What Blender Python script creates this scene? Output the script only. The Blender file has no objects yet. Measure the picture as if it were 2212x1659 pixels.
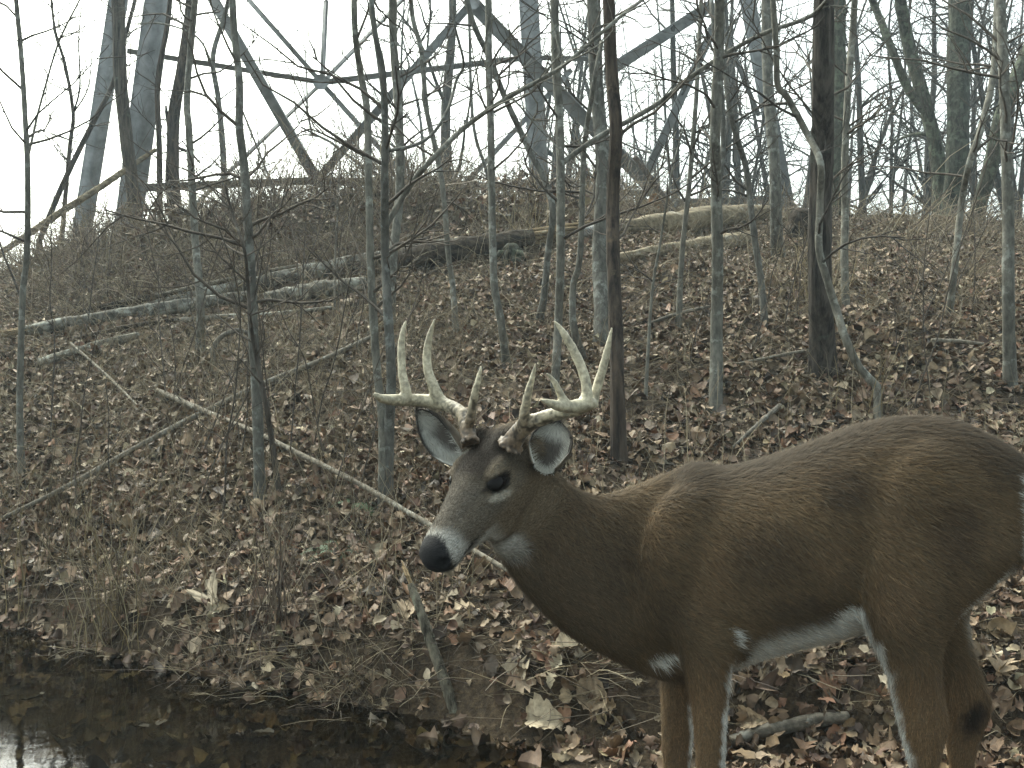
import bpy, bmesh, math, random
import numpy as np
from mathutils import Vector, Matrix
R = math.radians
random.seed(7)
rng = np.random.default_rng(7)
scene = bpy.context.scene
col = scene.collection
# ------------------------------------------------------------------ camera, sky, sun, exposure
H = 1.05                      # eye height of the trail camera above the pond
F, CX, CY = 2372.0, 1106.0, 829.5
cam_d = bpy.data.cameras.new('camera')
cam = bpy.data.objects.new('camera', cam_d); col.objects.link(cam)
cam.location = (0, 0, H); cam.rotation_euler = (R(90), 0, 0)
cam_d.sensor_fit = 'HORIZONTAL'; cam_d.angle = 2 * math.atan(1106.0 / F)
cam_d.clip_start = 0.05; cam_d.clip_end = 2000
scene.camera = cam

world = bpy.data.worlds.new('World'); scene.world = world; world.use_nodes = True
wn = world.node_tree.nodes; wl = world.node_tree.links
for n in list(wn): wn.remove(n)
wo = wn.new('ShaderNodeOutputWorld'); bg = wn.new('ShaderNodeBackground')
sky = wn.new('ShaderNodeTexSky'); sky.sky_type = 'NISHITA'; sky.sun_disc = False
SUN_EL, SUN_AZ = 48, 325      # overcast: a soft, high sun beyond the ridge, to the left
sky.sun_elevation = R(SUN_EL); sky.sun_rotation = R(SUN_AZ)
sky.dust_density = 6.0; sky.air_density = 1.0; sky.ozone_density = 1.0
hs = wn.new('ShaderNodeHueSaturation'); hs.inputs['Saturation'].default_value = 0.42
tint = wn.new('ShaderNodeMixRGB'); tint.blend_type = 'MULTIPLY'; tint.inputs[0].default_value = 1.0
tint.inputs[2].default_value = (0.94, 1.0, 0.90, 1)
wl.new(sky.outputs[0], hs.inputs['Color']); wl.new(hs.outputs[0], tint.inputs[1])
wl.new(tint.outputs[0], bg.inputs[0]); bg.inputs[1].default_value = 0.15
wl.new(bg.outputs[0], wo.inputs[0])
sun_d = bpy.data.lights.new('sun', 'SUN'); sun = bpy.data.objects.new('sun', sun_d); col.objects.link(sun)
sun_d.energy = 0.6; sun_d.angle = R(70); sun_d.color = (1.0, 0.97, 0.9)
sun.rotation_euler = (R(90 - SUN_EL), 0, R(180 - SUN_AZ)); sun.location = (0, -5, 20)
vs = scene.view_settings
vs.view_transform = 'Standard'; vs.look = 'None'; vs.gamma = 1; vs.use_curve_mapping = False
vs.exposure = 1.82
scene.cycles.max_bounces = 6; scene.cycles.diffuse_bounces = 3; scene.cycles.transparent_max_bounces = 8

# ------------------------------------------------------------------ helpers
def P(u, v, d): return np.array([(u - CX) / F * d, d, H + (CY - v) / F * d])
def UV(p):
    p = np.asarray(p); return (CX + p[..., 0] / p[..., 1] * F, CY - (p[..., 2] - H) / p[..., 1] * F)
def sstep(a, b, x):
    t = np.clip((np.asarray(x, float) - a) / (b - a), 0, 1); return t * t * (3 - 2 * t)
def vnoise(p, seed=0):
    """smooth value noise, p (n,3) -> 0..1"""
    p = np.asarray(p, float); i = np.floor(p).astype(np.int64); f = p - i; f = f * f * (3 - 2 * f)
    def h(o):
        q = i + np.array(o)
        n = (q[..., 0] * 73856093) ^ (q[..., 1] * 19349663) ^ (q[..., 2] * 83492791) ^ (seed * 2654435)
        n = (n ^ (n >> 13)) * 1274126177
        n = n & 0x7fffffff
        n = ((n >> 7) * 16807) & 0xffffff
        return n / float(0xffffff)
    r = 0
    for ox in (0, 1):
        for oy in (0, 1):
            for oz in (0, 1):
                w = (f[..., 0] if ox else 1 - f[..., 0]) * (f[..., 1] if oy else 1 - f[..., 1]) * (f[..., 2] if oz else 1 - f[..., 2])
                r = r + w * h((ox, oy, oz))
    return r
def unit(v): v = np.asarray(v, float); return v / (np.linalg.norm(v, axis=-1, keepdims=True) + 1e-12)

def spline(pts, n):
    """Catmull-Rom through points (any dimension), n samples, even in chord length"""
    p = np.asarray(pts, float)
    if len(p) == 2: return p[0] + (p[1] - p[0]) * np.linspace(0, 1, n)[:, None]
    q = np.vstack([2 * p[0] - p[1], p, 2 * p[-1] - p[-2]])
    L = np.r_[0, np.cumsum(np.linalg.norm(np.diff(p[:, :3], axis=0), axis=1))]
    s = np.linspace(0, L[-1], n); k = np.clip(np.searchsorted(L, s, side='right') - 1, 0, len(p) - 2)
    t = ((s - L[k]) / (L[k + 1] - L[k] + 1e-12))[:, None]
    a, b, c, d = q[k], q[k + 1], q[k + 2], q[k + 3]
    return 0.5 * (2 * b + (c - a) * t + (2 * a - 5 * b + 4 * c - d) * t ** 2 + (3 * b - a - 3 * c + d) * t ** 3)

class MB:
    """collects vertices and faces (and one colour per vertex) for ONE mesh"""
    def __init__(s): s.V = []; s.T = []; s.Q = []; s.C = []; s.n = 0
    def add(s, V, tris=None, quads=None, c=None):
        V = np.asarray(V, float)
        s.V.append(V)
        if tris is not None and len(tris): s.T.append(np.asarray(tris, np.int64) + s.n)
        if quads is not None and len(quads): s.Q.append(np.asarray(quads, np.int64) + s.n)
        if c is None: c = (1, 1, 1)
        c = np.asarray(c, float)
        s.C.append(np.broadcast_to(c, (len(V), 3)) if c.ndim == 1 else c)
        s.n += len(V)
    def tube(s, pts, rad, sides=8, c=None, cap=True, wob=0, flat=1.0, ridge=0):
        pts = np.asarray(pts, float); n = len(pts)
        rad = np.broadcast_to(np.asarray(rad, float), (n,)) if np.ndim(rad) == 0 else np.asarray(rad, float)
        T = unit(np.gradient(pts, axis=0))
        a = np.array([0, 0, 1.0]) if abs(T[0][2]) < 0.9 else np.array([1.0, 0, 0])
        N = np.empty((n, 3)); u0 = unit(np.cross(T[0], a)); N[0] = u0
        for i in range(1, n):
            w = N[i - 1] - T[i] * np.dot(N[i - 1], T[i]); N[i] = w / (np.linalg.norm(w) + 1e-12)
        B = np.cross(T, N)
        ang = np.arange(sides) / sides * 2 * math.pi
        rr = rad[:, None] * np.ones(sides)
        if wob: rr = rr * (1 + wob * rng.uniform(-1, 1, rr.shape))
        if ridge:
            ln = np.r_[0, np.cumsum(np.linalg.norm(np.diff(pts, axis=0), axis=1))]
            g = np.stack(np.broadcast_arrays(np.arange(sides)[None, :] * 0.8, ln[:, None] * 1.6 + pts[0][0] * 9, np.zeros((1, 1))), -1)
            rr = rr * (1 + ridge * (vnoise(g.reshape(-1, 3), 61).reshape(n, sides) - .5) * 2)
        V = pts[:, None] + rr[..., None] * (np.cos(ang)[None, :, None] * N[:, None] + flat * np.sin(ang)[None, :, None] * B[:, None])
        V = V.reshape(-1, 3)
        i = np.arange(n - 1)[:, None] * sides; j = np.arange(sides)[None]; k = (j + 1) % sides
        q = np.stack([i + j, i + k, i + sides + k, i + sides + j], -1).reshape(-1, 4)
        tr = []
        if cap:
            V = np.vstack([V, pts[:1], pts[-1:]]); m = n * sides
            jj = np.arange(sides); kk = (jj + 1) % sides
            tr = np.vstack([np.stack([kk, jj, np.full(sides, m)], 1), np.stack([(n - 1) * sides + jj, (n - 1) * sides + kk, np.full(sides, m + 1)], 1)])
        if c is not None and np.ndim(c) == 2:
            cc = np.repeat(np.asarray(c), sides, axis=0)
            if cap: cc = np.vstack([cc, c[:1], c[-1:]])
            c = cc
        s.add(V, tr, q, c)
    def build(s, name, mat, parent=None, origin=(0, 0, 0), smooth=True, colour=False, link=True):
        me = bpy.data.meshes.new(name)
        V = np.vstack(s.V) - np.asarray(origin, float)
        T = np.vstack(s.T) if s.T else np.zeros((0, 3), np.int64)
        Q = np.vstack(s.Q) if s.Q else np.zeros((0, 4), np.int64)
        me.vertices.add(len(V)); me.vertices.foreach_set('co', V.astype(np.float32).ravel())
        nl = T.size + Q.size; me.loops.add(nl)
        me.loops.foreach_set('vertex_index', np.r_[T.ravel(), Q.ravel()].astype(np.int32))
        npoly = len(T) + len(Q); me.polygons.add(npoly)
        st = np.r_[np.arange(len(T)) * 3, T.size + np.arange(len(Q)) * 4]
        me.polygons.foreach_set('loop_start', st.astype(np.int32))
        if smooth: me.polygons.foreach_set('use_smooth', np.ones(npoly, bool))
        me.update(calc_edges=True)
        if colour: set_colour(me, np.vstack(s.C))
        if mat is not None: me.materials.append(mat)
        if not link: return me
        return obj(name, me, parent)
def set_colour(me, C):
    at = me.color_attributes.new('Col', 'FLOAT_COLOR', 'POINT')
    at.data.foreach_set('color', np.c_[C, np.ones(len(C))].astype(np.float32).ravel())
def obj(name, me, parent=None, loc=None):
    o = bpy.data.objects.new(name, me); col.objects.link(o)
    if parent is not None: o.parent = parent
    if loc is not None: o.location = loc
    return o
def tag(o, label=None, cat=None, group=None, kind=None):
    if label: o['label'] = label
    if cat: o['category'] = cat
    if group: o['group'] = group
    if kind: o['kind'] = kind
    return o
def empty(name, loc, label, cat, group=None):
    o = bpy.data.objects.new(name, None); o.empty_display_size = 0.1; col.objects.link(o); o.location = tuple(loc)
    return tag(o, label, cat, group)

# ------------------------------------------------------------------ materials
def mat_new(name):
    m = bpy.data.materials.new(name); m.use_nodes = True
    nt = m.node_tree; b = nt.nodes['Principled BSDF']; return m, nt.nodes, nt.links, b
def n_noise(N, L, scale, detail=5, rough=0.6, vec=None, stretch=None, coord='Object'):
    tc = N.new('ShaderNodeTexCoord'); src = tc.outputs[coord]
    if stretch is not None:
        mp = N.new('ShaderNodeMapping'); mp.inputs['Scale'].default_value = stretch; L.new(src, mp.inputs[0]); src = mp.outputs[0]
    t = N.new('ShaderNodeTexNoise'); t.inputs['Scale'].default_value = scale; t.inputs['Detail'].default_value = detail
    t.inputs['Roughness'].default_value = rough; L.new(src, t.inputs['Vector']); return t.outputs['Fac']
def n_ramp(N, L, src, stops):
    r = N.new('ShaderNodeValToRGB'); e = r.color_ramp.elements
    while len(e) < len(stops): e.new(0.5)
    for k, (p, c) in enumerate(stops):
        e[k].position = p; e[k].color = (*c, 1) if len(c) == 3 else c
    L.new(src, r.inputs[0]); return r.outputs[0]
def n_mix(N, L, a, b, fac, mode='MIX'):
    m = N.new('ShaderNodeMixRGB'); m.blend_type = mode
    for s, i in ((fac, 0), (a, 1), (b, 2)):
        if isinstance(s, (int, float)): m.inputs[i].default_value = s
        elif isinstance(s, tuple): m.inputs[i].default_value = (*s, 1)
        else: L.new(s, m.inputs[i])
    return m.outputs[0]
def n_bump(N, L, src, strength, dist, b):
    bu = N.new('ShaderNodeBump'); bu.inputs['Strength'].default_value = strength; bu.inputs['Distance'].default_value = dist
    L.new(src, bu.inputs['Height']); L.new(bu.outputs[0], b.inputs['Normal'])
def bark(name, lo, hi, lichen, lfac=0.5, stretch=(1, 1, 0.18), scale=28, bump=0.6, dist=0.01, spots=9):
    m, N, L, b = mat_new(name)
    f = n_noise(N, L, scale, 6, 0.7, stretch=stretch)
    c = n_ramp(N, L, f, [(0.38, lo), (0.62, hi)])
    s = n_noise(N, L, spots, 4, 0.65)
    sm = n_ramp(N, L, s, [(lfac, (0, 0, 0)), (lfac + 0.09, (0.8, 0.8, 0.8))])
    c = n_mix(N, L, c, lichen, sm)
    oi = N.new('ShaderNodeObjectInfo')
    v = n_ramp(N, L, oi.outputs['Random'], [(0, (0.72, 0.72, 0.74)), (1, (1.15, 1.12, 1.08))])
    c = n_mix(N, L, c, v, 1.0, 'MULTIPLY')
    L.new(c, b.inputs['Base Color']); b.inputs['Roughness'].default_value = 0.9
    b.inputs['Specular IOR Level'].default_value = 0.2
    n_bump(N, L, f, bump, dist, b)
    return m
def attr_mat(name, rough=0.75, spec=0.25, noise=None, trans=0.0):
    m, N, L, b = mat_new(name)
    a = N.new('ShaderNodeAttribute'); a.attribute_name = 'Col'
    c = a.outputs['Color']
    if noise:
        f = n_noise(N, L, noise, 4, 0.65)
        c = n_mix(N, L, c, n_ramp(N, L, f, [(0.3, (0.6, 0.6, 0.6)), (0.7, (1.3, 1.3, 1.3))]), 1.0, 'MULTIPLY')
    L.new(c, b.inputs['Base Color']); b.inputs['Roughness'].default_value = rough
    b.inputs['Specular IOR Level'].default_value = spec
    return m
M = {}
M['sapling'] = bark('sapling_bark', (0.070, 0.069, 0.059), (0.165, 0.162, 0.139), (0.26, 0.275, 0.25), 0.55, stretch=(1, 1, 0.35), scale=34, bump=0.5, dist=0.006, spots=14)
M['rough'] = bark('furrowed_bark', (0.020, 0.017, 0.014), (0.129, 0.112, 0.092), (0.116, 0.129, 0.102), 0.62, stretch=(1, 1, 0.10), scale=34, bump=1.0, dist=0.02)
M['moss'] = bark('mossy_bark', (0.024, 0.024, 0.018), (0.082, 0.085, 0.061), (0.109, 0.129, 0.088), 0.5, stretch=(1, 1, 0.3), scale=26, bump=1.0, dist=0.02)
M['dark'] = bark('dark_bark', (0.015, 0.012, 0.010), (0.088, 0.068, 0.051), (0.136, 0.102, 0.068), 0.60, stretch=(1, 1, 0.12), scale=36, bump=1.0, dist=0.012)
M['twig'] = bark('twig_bark', (0.048, 0.041, 0.033), (0.095, 0.082, 0.068), (0.122, 0.122, 0.102), 0.62, scale=40, bump=0.2, dist=0.002)
M['far'] = bark('far_bark', (0.037, 0.035, 0.031), (0.082, 0.078, 0.068), (0.109, 0.116, 0.102), 0.6, scale=18, bump=0.3, dist=0.01)
M['log'] = bark('lichened_log', (0.045, 0.042, 0.033), (0.19, 0.18, 0.15), (0.36, 0.37, 0.32), 0.50, stretch=(1, 1, 1), scale=16, bump=0.9, dist=0.015, spots=11)
M['pale_log'] = bark('barkless_log', (0.082, 0.065, 0.042), (0.272, 0.231, 0.156), (0.326, 0.313, 0.258), 0.58, stretch=(0.12, 1, 1), scale=22, bump=0.8, dist=0.012, spots=6)
M['dark_log'] = bark('rotten_log', (0.012, 0.010, 0.007), (0.075, 0.058, 0.041), (0.136, 0.129, 0.102), 0.60, stretch=(0.4, 1, 1), scale=20, bump=1.0, dist=0.02, spots=8)
M['stick'] = bark('weathered_stick', (0.068, 0.061, 0.048), (0.197, 0.180, 0.146), (0.286, 0.286, 0.252), 0.56, stretch=(1, 1, 1), scale=30, bump=0.5, dist=0.006, spots=18)
M['splinter'] = bark('split_wood', (0.088, 0.058, 0.027), (0.320, 0.245, 0.143), (0.340, 0.306, 0.224), 0.6, stretch=(0.15, 1, 1), scale=40, bump=0.6, dist=0.006)
M['stake'] = bark('weathered_stake', (0.030, 0.026, 0.018), (0.23, 0.21, 0.155), (0.30, 0.31, 0.22), 0.55, stretch=(1, 1, 0.09), scale=46, bump=1.0, dist=0.02, spots=16)
M['birch'] = bark('birch_bark', (0.20, 0.20, 0.19), (0.48, 0.48, 0.45), (0.10, 0.10, 0.09), 0.60, stretch=(1, 1, 1), scale=30)
M['leaf'] = attr_mat('dry_leaf', 0.62, 0.3, 42)
M['grass'] = attr_mat('dry_stalk', 0.7, 0.25)
M['fern'] = attr_mat('fern_frond', 0.6, 0.3)
# ------------------------------------------------------------------ terrain
SX = [-60, -8, -4, -2.28, -1.58, -0.88, -0.46, -0.18, 0.0, 0.6, 2.0, 6.0, 60]
SY = [7.0, 5.8, 5.3, 4.88, 4.29, 3.83, 3.58, 3.39, 3.2, 3.1, 3.0, 3.0, 3.0]
def gz(x, y):
    x = np.asarray(x, float); y = np.asarray(y, float)
    S = np.interp(x, SX, SY); t = y - S
    sl = np.interp(x, [-7, -5.5, -4.2, -2.5, -1, 0, 2.5, 5.2, 8], [0.35, 0.376, 0.41, 0.397, 0.354, 0.326, 0.309, 0.293, 0.29])
    tr = np.interp(x, [-9, -5.5, -4.2, -2.5, -1, 0, 2.5, 6.5, 10], [5.3, 5.6, 5.95, 6.9, 8.4, 9.4, 9.7, 9.6, 9.4])
    # ramp that rolls over into a plateau
    k = 0.6
    over = k * np.logaddexp(0, np.clip((t - tr) / k, -40, 400))
    hi = sl * (np.clip(t, 0, None) - over) - 0.05 * over + 0.15 * sstep(0, 0.16, t)
    und = np.stack([x, y, x * 0], -1)
    amp = sstep(-0.1, 1.5, t)
    hi = hi + amp * (0.22 * (vnoise(und * 0.9, 1) - 0.5) + 0.09 * (vnoise(und * 3.1, 2) - 0.5)) + 0.03 * (vnoise(und * 9.0, 3) - 0.5)
    wet = 1 - sstep(-0.02, 0.16, x - np.interp(y, [-3, 1, 2.0, 2.6, 3.15], [0.2, 0.12, 0.1, 0.08, -0.02]))
    low = -0.20 * sstep(0.0, 0.9, -t) - 0.02
    low = low + 0.02 * (vnoise(und * 6.0, 4) - 0.5)
    flat = 0.012 + 0.03 * (vnoise(und * 5.0, 5) - 0.5)
    base = flat * (1 - wet) + low * wet
    m = sstep(-0.05, 0.05, t)
    return base * (1 - m) + hi * m
def gnorm(x, y, e=0.06):
    n = np.stack([gz(x - e, y) - gz(x + e, y), gz(x, y - e) - gz(x, y + e), np.full(np.shape(x), 2 * e)], -1)
    return unit(n)
def hit(u, v, near=2.9, far=24):
    ds = np.linspace(near, far, 1500); x = (u - CX) / F * ds; z = H + (CY - v) / F * ds
    gap = z - gz(x, ds); k = np.nonzero(gap < 0)[0]
    if len(k) == 0:                # just over the brow: the nearest ground behind that sight line
        j = np.nonzero(ds > 8)[0]; k = [j[np.argmin(gap[j] / ds[j])]]
    return np.array([x[k[0]], ds[k[0]], gz(x[k[0]], ds[k[0]])])

def axis_coords(fine0, fine1, step, far0, far1):
    a = list(np.arange(fine0, fine1 + 1e-6, step)); s = step; v = a[-1]
    while v < far1: s *= 1.22; v += s; a.append(v)
    s = step; v = a[0]; b = []
    while v > far0: s *= 1.22; v -= s; b.append(v)
    return np.array(b[::-1] + a)
gx = axis_coords(-7.0, 7.5, 0.065, -150, 150); gy = axis_coords(1.8, 15.0, 0.065, -60, 220)
X, Y = np.meshgrid(gx, gy); Z = gz(X, Y)
gb = MB(); nx, ny = len(gx), len(gy)
ii = (np.arange(ny - 1)[:, None] * nx + np.arange(nx - 1)[None])
gb.add(np.stack([X, Y, Z], -1).reshape(-1, 3), None, np.stack([ii, ii + 1, ii + nx + 1, ii + nx], -1).reshape(-1, 4))
m, N, L, b = mat_new('leaf_mould')
f1 = n_noise(N, L, 14, 8, 0.75); f2 = n_noise(N, L, 55, 6, 0.7)
c1 = n_ramp(N, L, f1, [(0.3, (0.034, 0.026, 0.017)), (0.55, (0.085, 0.064, 0.043)), (0.75, (0.145, 0.112, 0.076))])
c2 = n_ramp(N, L, f2, [(0.35, (0.45, 0.45, 0.45)), (0.7, (1.4, 1.35, 1.25))])
L.new(n_mix(N, L, c1, c2, 1.0, 'MULTIPLY'), b.inputs['Base Color']); b.inputs['Roughness'].default_value = 0.95
b.inputs['Specular IOR Level'].default_value = 0.15
n_bump(N, L, f2, 1.0, 0.03, b)
ground = gb.build('ground', m); tag(ground, 'leaf covered slope rising from the pond to the ridge', 'ground', kind='structure')

# pond
wb = MB(); wx = axis_coords(-3.2, 0.6, 0.05, -14, 0.7); wy = axis_coords(1.2, 5.6, 0.05, -4, 6.6)
WX, WY = np.meshgrid(wx, wy); k = np.arange(len(wy) - 1)[:, None] * len(wx) + np.arange(len(wx) - 1)[None]
wb.add(np.stack([WX, WY, 0 * WX], -1).reshape(-1, 3), None, np.stack([k, k + 1, k + len(wx) + 1, k + len(wx)], -1).reshape(-1, 4))
m, N, L, b = mat_new('pond_water'); N.remove(b)
out = [n for n in N if n.type == 'OUTPUT_MATERIAL'][0]
tr = N.new('ShaderNodeBsdfTransparent'); tr.inputs[0].default_value = (0.42, 0.39, 0.28, 1)
gl = N.new('ShaderNodeBsdfGlossy'); gl.inputs['Roughness'].default_value = 0.03
fr = N.new('ShaderNodeFresnel'); fr.inputs['IOR'].default_value = 1.33
mx = N.new('ShaderNodeMixShader'); bu = N.new('ShaderNodeBump'); bu.inputs['Strength'].default_value = 0.16; bu.inputs['Distance'].default_value = 0.004
rip = n_noise(N, L, 7, 3, 0.5, stretch=(1, 1.6, 1)); L.new(rip, bu.inputs['Height'])
L.new(bu.outputs[0], gl.inputs['Normal']); L.new(bu.outputs[0], fr.inputs['Normal'])
L.new(fr.outputs[0], mx.inputs[0]); L.new(tr.outputs[0], mx.inputs[1]); L.new(gl.outputs[0], mx.inputs[2]); L.new(mx.outputs[0], out.inputs[0])
pond = wb.build('pond_water', m); tag(pond, 'dark shallow pond water at the foot of the slope', 'water', kind='structure')
# ------------------------------------------------------------------ the buck
def loft(B, secs, n=28, sub=4, e=2.3):
    """secs: rows of (centre, half-axis a, half-axis b); smooth skin with rounded ends"""
    A = np.array([np.r_[c, a, b_] for c, a, b_ in secs]); m = (len(secs) - 1) * sub + 1
    A = spline(A, m)
    th = np.arange(n) / n * 2 * math.pi
    ca, sa = np.cos(th), np.sin(th)
    ca = np.sign(ca) * np.abs(ca) ** (2 / e); sa = np.sign(sa) * np.abs(sa) ** (2 / e)
    # rounded ends
    def ring(r, k=1.0, sh=np.zeros(3)): return r[:3] + sh + k * (ca[:, None] * r[3:6] + sa[:, None] * r[6:9])
    rings = []
    d0 = unit(A[0, :3] - A[1, :3]); h0 = 0.5 * min(np.linalg.norm(A[0, 3:6]), np.linalg.norm(A[0, 6:9]))
    d1 = unit(A[-1, :3] - A[-2, :3]); h1 = 0.5 * min(np.linalg.norm(A[-1, 3:6]), np.linalg.norm(A[-1, 6:9]))
    rings += [ring(A[0], 0.45, d0 * h0), ring(A[0], 0.8, d0 * h0 * 0.6)]
    rings += [ring(r) for r in A]
    rings += [ring(A[-1], 0.8, d1 * h1 * 0.6), ring(A[-1], 0.45, d1 * h1)]
    V = np.vstack(rings); k = len(rings)
    i = np.arange(k - 1)[:, None] * n; j = np.arange(n)[None]; jn = (j + 1) % n
    q = np.stack([i + j, i + jn, i + n + jn, i + n + j], -1).reshape(-1, 4)
    V = np.vstack([V, A[:1, :3] + d0 * h0 * 1.1, A[-1:, :3] + d1 * h1 * 1.1]); mm = k * n
    jj = np.arange(n); kk = (jj + 1) % n
    t = np.vstack([np.stack([kk, jj, np.full(n, mm)], 1), np.stack([(k - 1) * n + jj, (k - 1) * n + kk, np.full(n, mm + 1)], 1)])
    B.add(V, t, q)
def ellipsoid(B, c, ax, n=20):
    """ax: three half-axis vectors"""
    ax = np.asarray(ax, float)
    th = np.linspace(0, math.pi, n // 2 + 1)[1:-1]; ph = np.arange(n) / n * 2 * math.pi
    D = np.stack([np.outer(np.sin(th), np.cos(ph)), np.outer(np.sin(th), np.sin(ph)), np.outer(np.cos(th), np.ones(n))], -1).reshape(-1, 3)
    D = np.vstack([D, [[0, 0, 1]], [[0, 0, -1]]]); V = c + D @ ax; k = len(th)
    i = np.arange(k - 1)[:, None] * n; j = np.arange(n)[None]; jn = (j + 1) % n
    q = np.stack([i + j, i + n + j, i + n + jn, i + jn], -1).reshape(-1, 4)
    jj = np.arange(n); kk = (jj + 1) % n; m0 = k * n
    t = np.vstack([np.stack([jj, kk, np.full(n, m0)], 1), np.stack([(k - 1) * n + kk, (k - 1) * n + jj, np.full(n, m0 + 1)], 1)])
    B.add(V, t, q)
def remesh(B, voxel, smooth_it, lam=0.5, keep=None, extra=0):
    me = B.build('tmp', None, link=False); o = bpy.data.objects.new('tmp', me); col.objects.link(o)
    md = o.modifiers.new('r', 'REMESH'); md.mode = 'VOXEL'; md.voxel_size = voxel; md.use_smooth_shade = True
    dg = bpy.context.evaluated_depsgraph_get(); ev = o.evaluated_get(dg)
    nm = bpy.data.meshes.new_from_object(ev)
    bpy.data.objects.remove(o); bpy.data.meshes.remove(me)
    nv = len(nm.vertices); V = np.empty(nv * 3, np.float32); nm.vertices.foreach_get('co', V); V = V.reshape(-1, 3).astype(float)
    E = np.empty(len(nm.edges) * 2, np.int32); nm.edges.foreach_get('vertices', E); E = E.reshape(-1, 2)
    deg = np.bincount(E.ravel(), minlength=nv)[:, None].astype(float)
    for it in range(smooth_it):
        for l in (lam, -lam * 1.04) if it < smooth_it * 0.6 else (lam,):
            S = np.zeros_like(V)
            for a, b_ in ((0, 1), (1, 0)):
                for d in range(3): S[:, d] += np.bincount(E[:, a], weights=V[E[:, b_], d], minlength=nv)
            V = V + l * (S / deg - V)
    if keep is not None:
        wk = (1 - keep(V))[:, None] * (1 - 0.8 * sstep(.42, .30, V[:, 2]))[:, None]
        for it in range(extra):
            S = np.zeros_like(V)
            for a, b_ in ((0, 1), (1, 0)):
                for d in range(3): S[:, d] += np.bincount(E[:, a], weights=V[E[:, b_], d], minlength=nv)
            V = V + 0.6 * wk * (S / deg - V)
    nm.vertices.foreach_set('co', V.astype(np.float32).ravel()); nm.update()
    return nm, V

ZUP = np.array([0, 0, 1.0])
body_ax = unit(np.array([0.677, -0.13, 0])); LAT = np.array([-body_ax[1], body_ax[0], 0])    # points away from the lens
def sec(top, bot, d, hw, lat=LAT):
    t, b_ = P(*top, d), P(*bot, d); return ((t + b_) / 2, (t - b_) / 2, lat * hw)
db = MB()
trunk = [((1425, 1050), (1365, 1440), 2.46, .125), ((1490, 1000), (1440, 1464), 2.46, .165), ((1570, 1008), (1540, 1452), 2.45, .19),
         ((1674, 984), (1660, 1412), 2.43, .205), ((1780, 946), (1770, 1385), 2.415, .205), ((1870, 914), (1860, 1362), 2.40, .185),
         ((1967, 899), (1950, 1335), 2.385, .175), ((2060, 907), (2040, 1300), 2.365, .16), ((2140, 942), (2125, 1265), 2.35, .135),
         ((2205, 985), (2195, 1215), 2.34, .10), ((2238, 1045), (2235, 1150), 2.335, .055)]
loft(db, [sec(*t) for t in trunk], e=2.15)
nl = unit(np.array([0.35, 0.93, 0])); 
neck = [((1160, 960), (1062, 1170), 2.27, .062), ((1205, 1020), (1092, 1222), 2.305, .072), ((1250, 1056), (1150, 1298), 2.34, .085),
        ((1300, 1069), (1225, 1366), 2.38, .105), ((1372, 1050), (1300, 1408), 2.42, .125), ((1450, 1018), (1375, 1445), 2.45, .14)]
loft(db, [sec(*t, lat=nl) for t in neck], e=2.1)
# shoulder and haunch muscles on both flanks
def muscle(u, v, d, ru, rv, rd, rot=0):
    c = P(u, v, d); s = d / F; a = np.array([math.cos(R(rot)), 0, -math.sin(R(rot))]) * ru * s; b_ = np.array([math.sin(R(rot)), 0, math.cos(R(rot))]) * rv * s
    ellipsoid(db, c, [a, b_, LAT * rd])
for s in (-1, 1):
    muscle(1462, 1225, 2.46 + s * .105, 105, 180, .080, 14)
    muscle(1512, 1335, 2.46 + s * .105, 80, 92, .075, 0)
    muscle(2020, 1130, 2.37 + s * .088, 165, 185, .100, -15)
    muscle(1935, 1060, 2.385 + s * .085, 95, 120, .06, 0)
    muscle(2100, 1130, 2.35 + s * .06, 105, 130, .08, 0)
def leg(rows, d, thick, dd=None):
    """rows: (u_front, v_front, u_rear, v_rear); half-thickness per row; d per row"""
    out_ = []
    for k, (uf, vf, ur, vr) in enumerate(rows):
        dk = d[k] if isinstance(d, (list, tuple)) else d
        a, b_ = P(uf, vf, dk), P(ur, vr, dk); out_.append(((a + b_) / 2, (b_ - a) / 2, LAT * thick[k]))
    loft(db, out_, n=20, sub=3, e=2.1)
leg([(1400, 1180, 1560, 1180), (1430, 1300, 1600, 1290), (1458, 1385, 1600, 1378), (1474, 1440, 1580, 1432), (1486, 1490, 1576, 1490), (1496, 1555, 1571, 1555), (1503, 1625, 1567, 1625),
     (1504, 1690, 1564, 1690), (1511, 1740, 1556, 1740), (1513, 1810, 1550, 1810), (1505, 1850, 1552, 1850), (1500, 1885, 1545, 1880)],
    [2.36, 2.33, 2.31, 2.30, 2.295, 2.29, 2.285, 2.285, 2.285, 2.285, 2.28, 2.28], [.05, .06, .055, .046, .04, .036, .033, .033, .022, .018, .022, .02])
leg([(1400, 1200, 1560, 1200), (1420, 1330, 1560, 1330), (1426, 1420, 1530, 1420), (1428, 1480, 1512, 1480), (1428, 1550, 1502, 1550), (1430, 1625, 1494, 1625),
     (1434, 1680, 1488, 1680), (1440, 1730, 1478, 1730), (1438, 1765, 1478, 1765), (1430, 1795, 1474, 1792)],
    [2.54, 2.55, 2.56, 2.565, 2.57, 2.57, 2.57, 2.57, 2.57, 2.57], [.05, .055, .048, .042, .036, .032, .03, .02, .02, .02])
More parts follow.
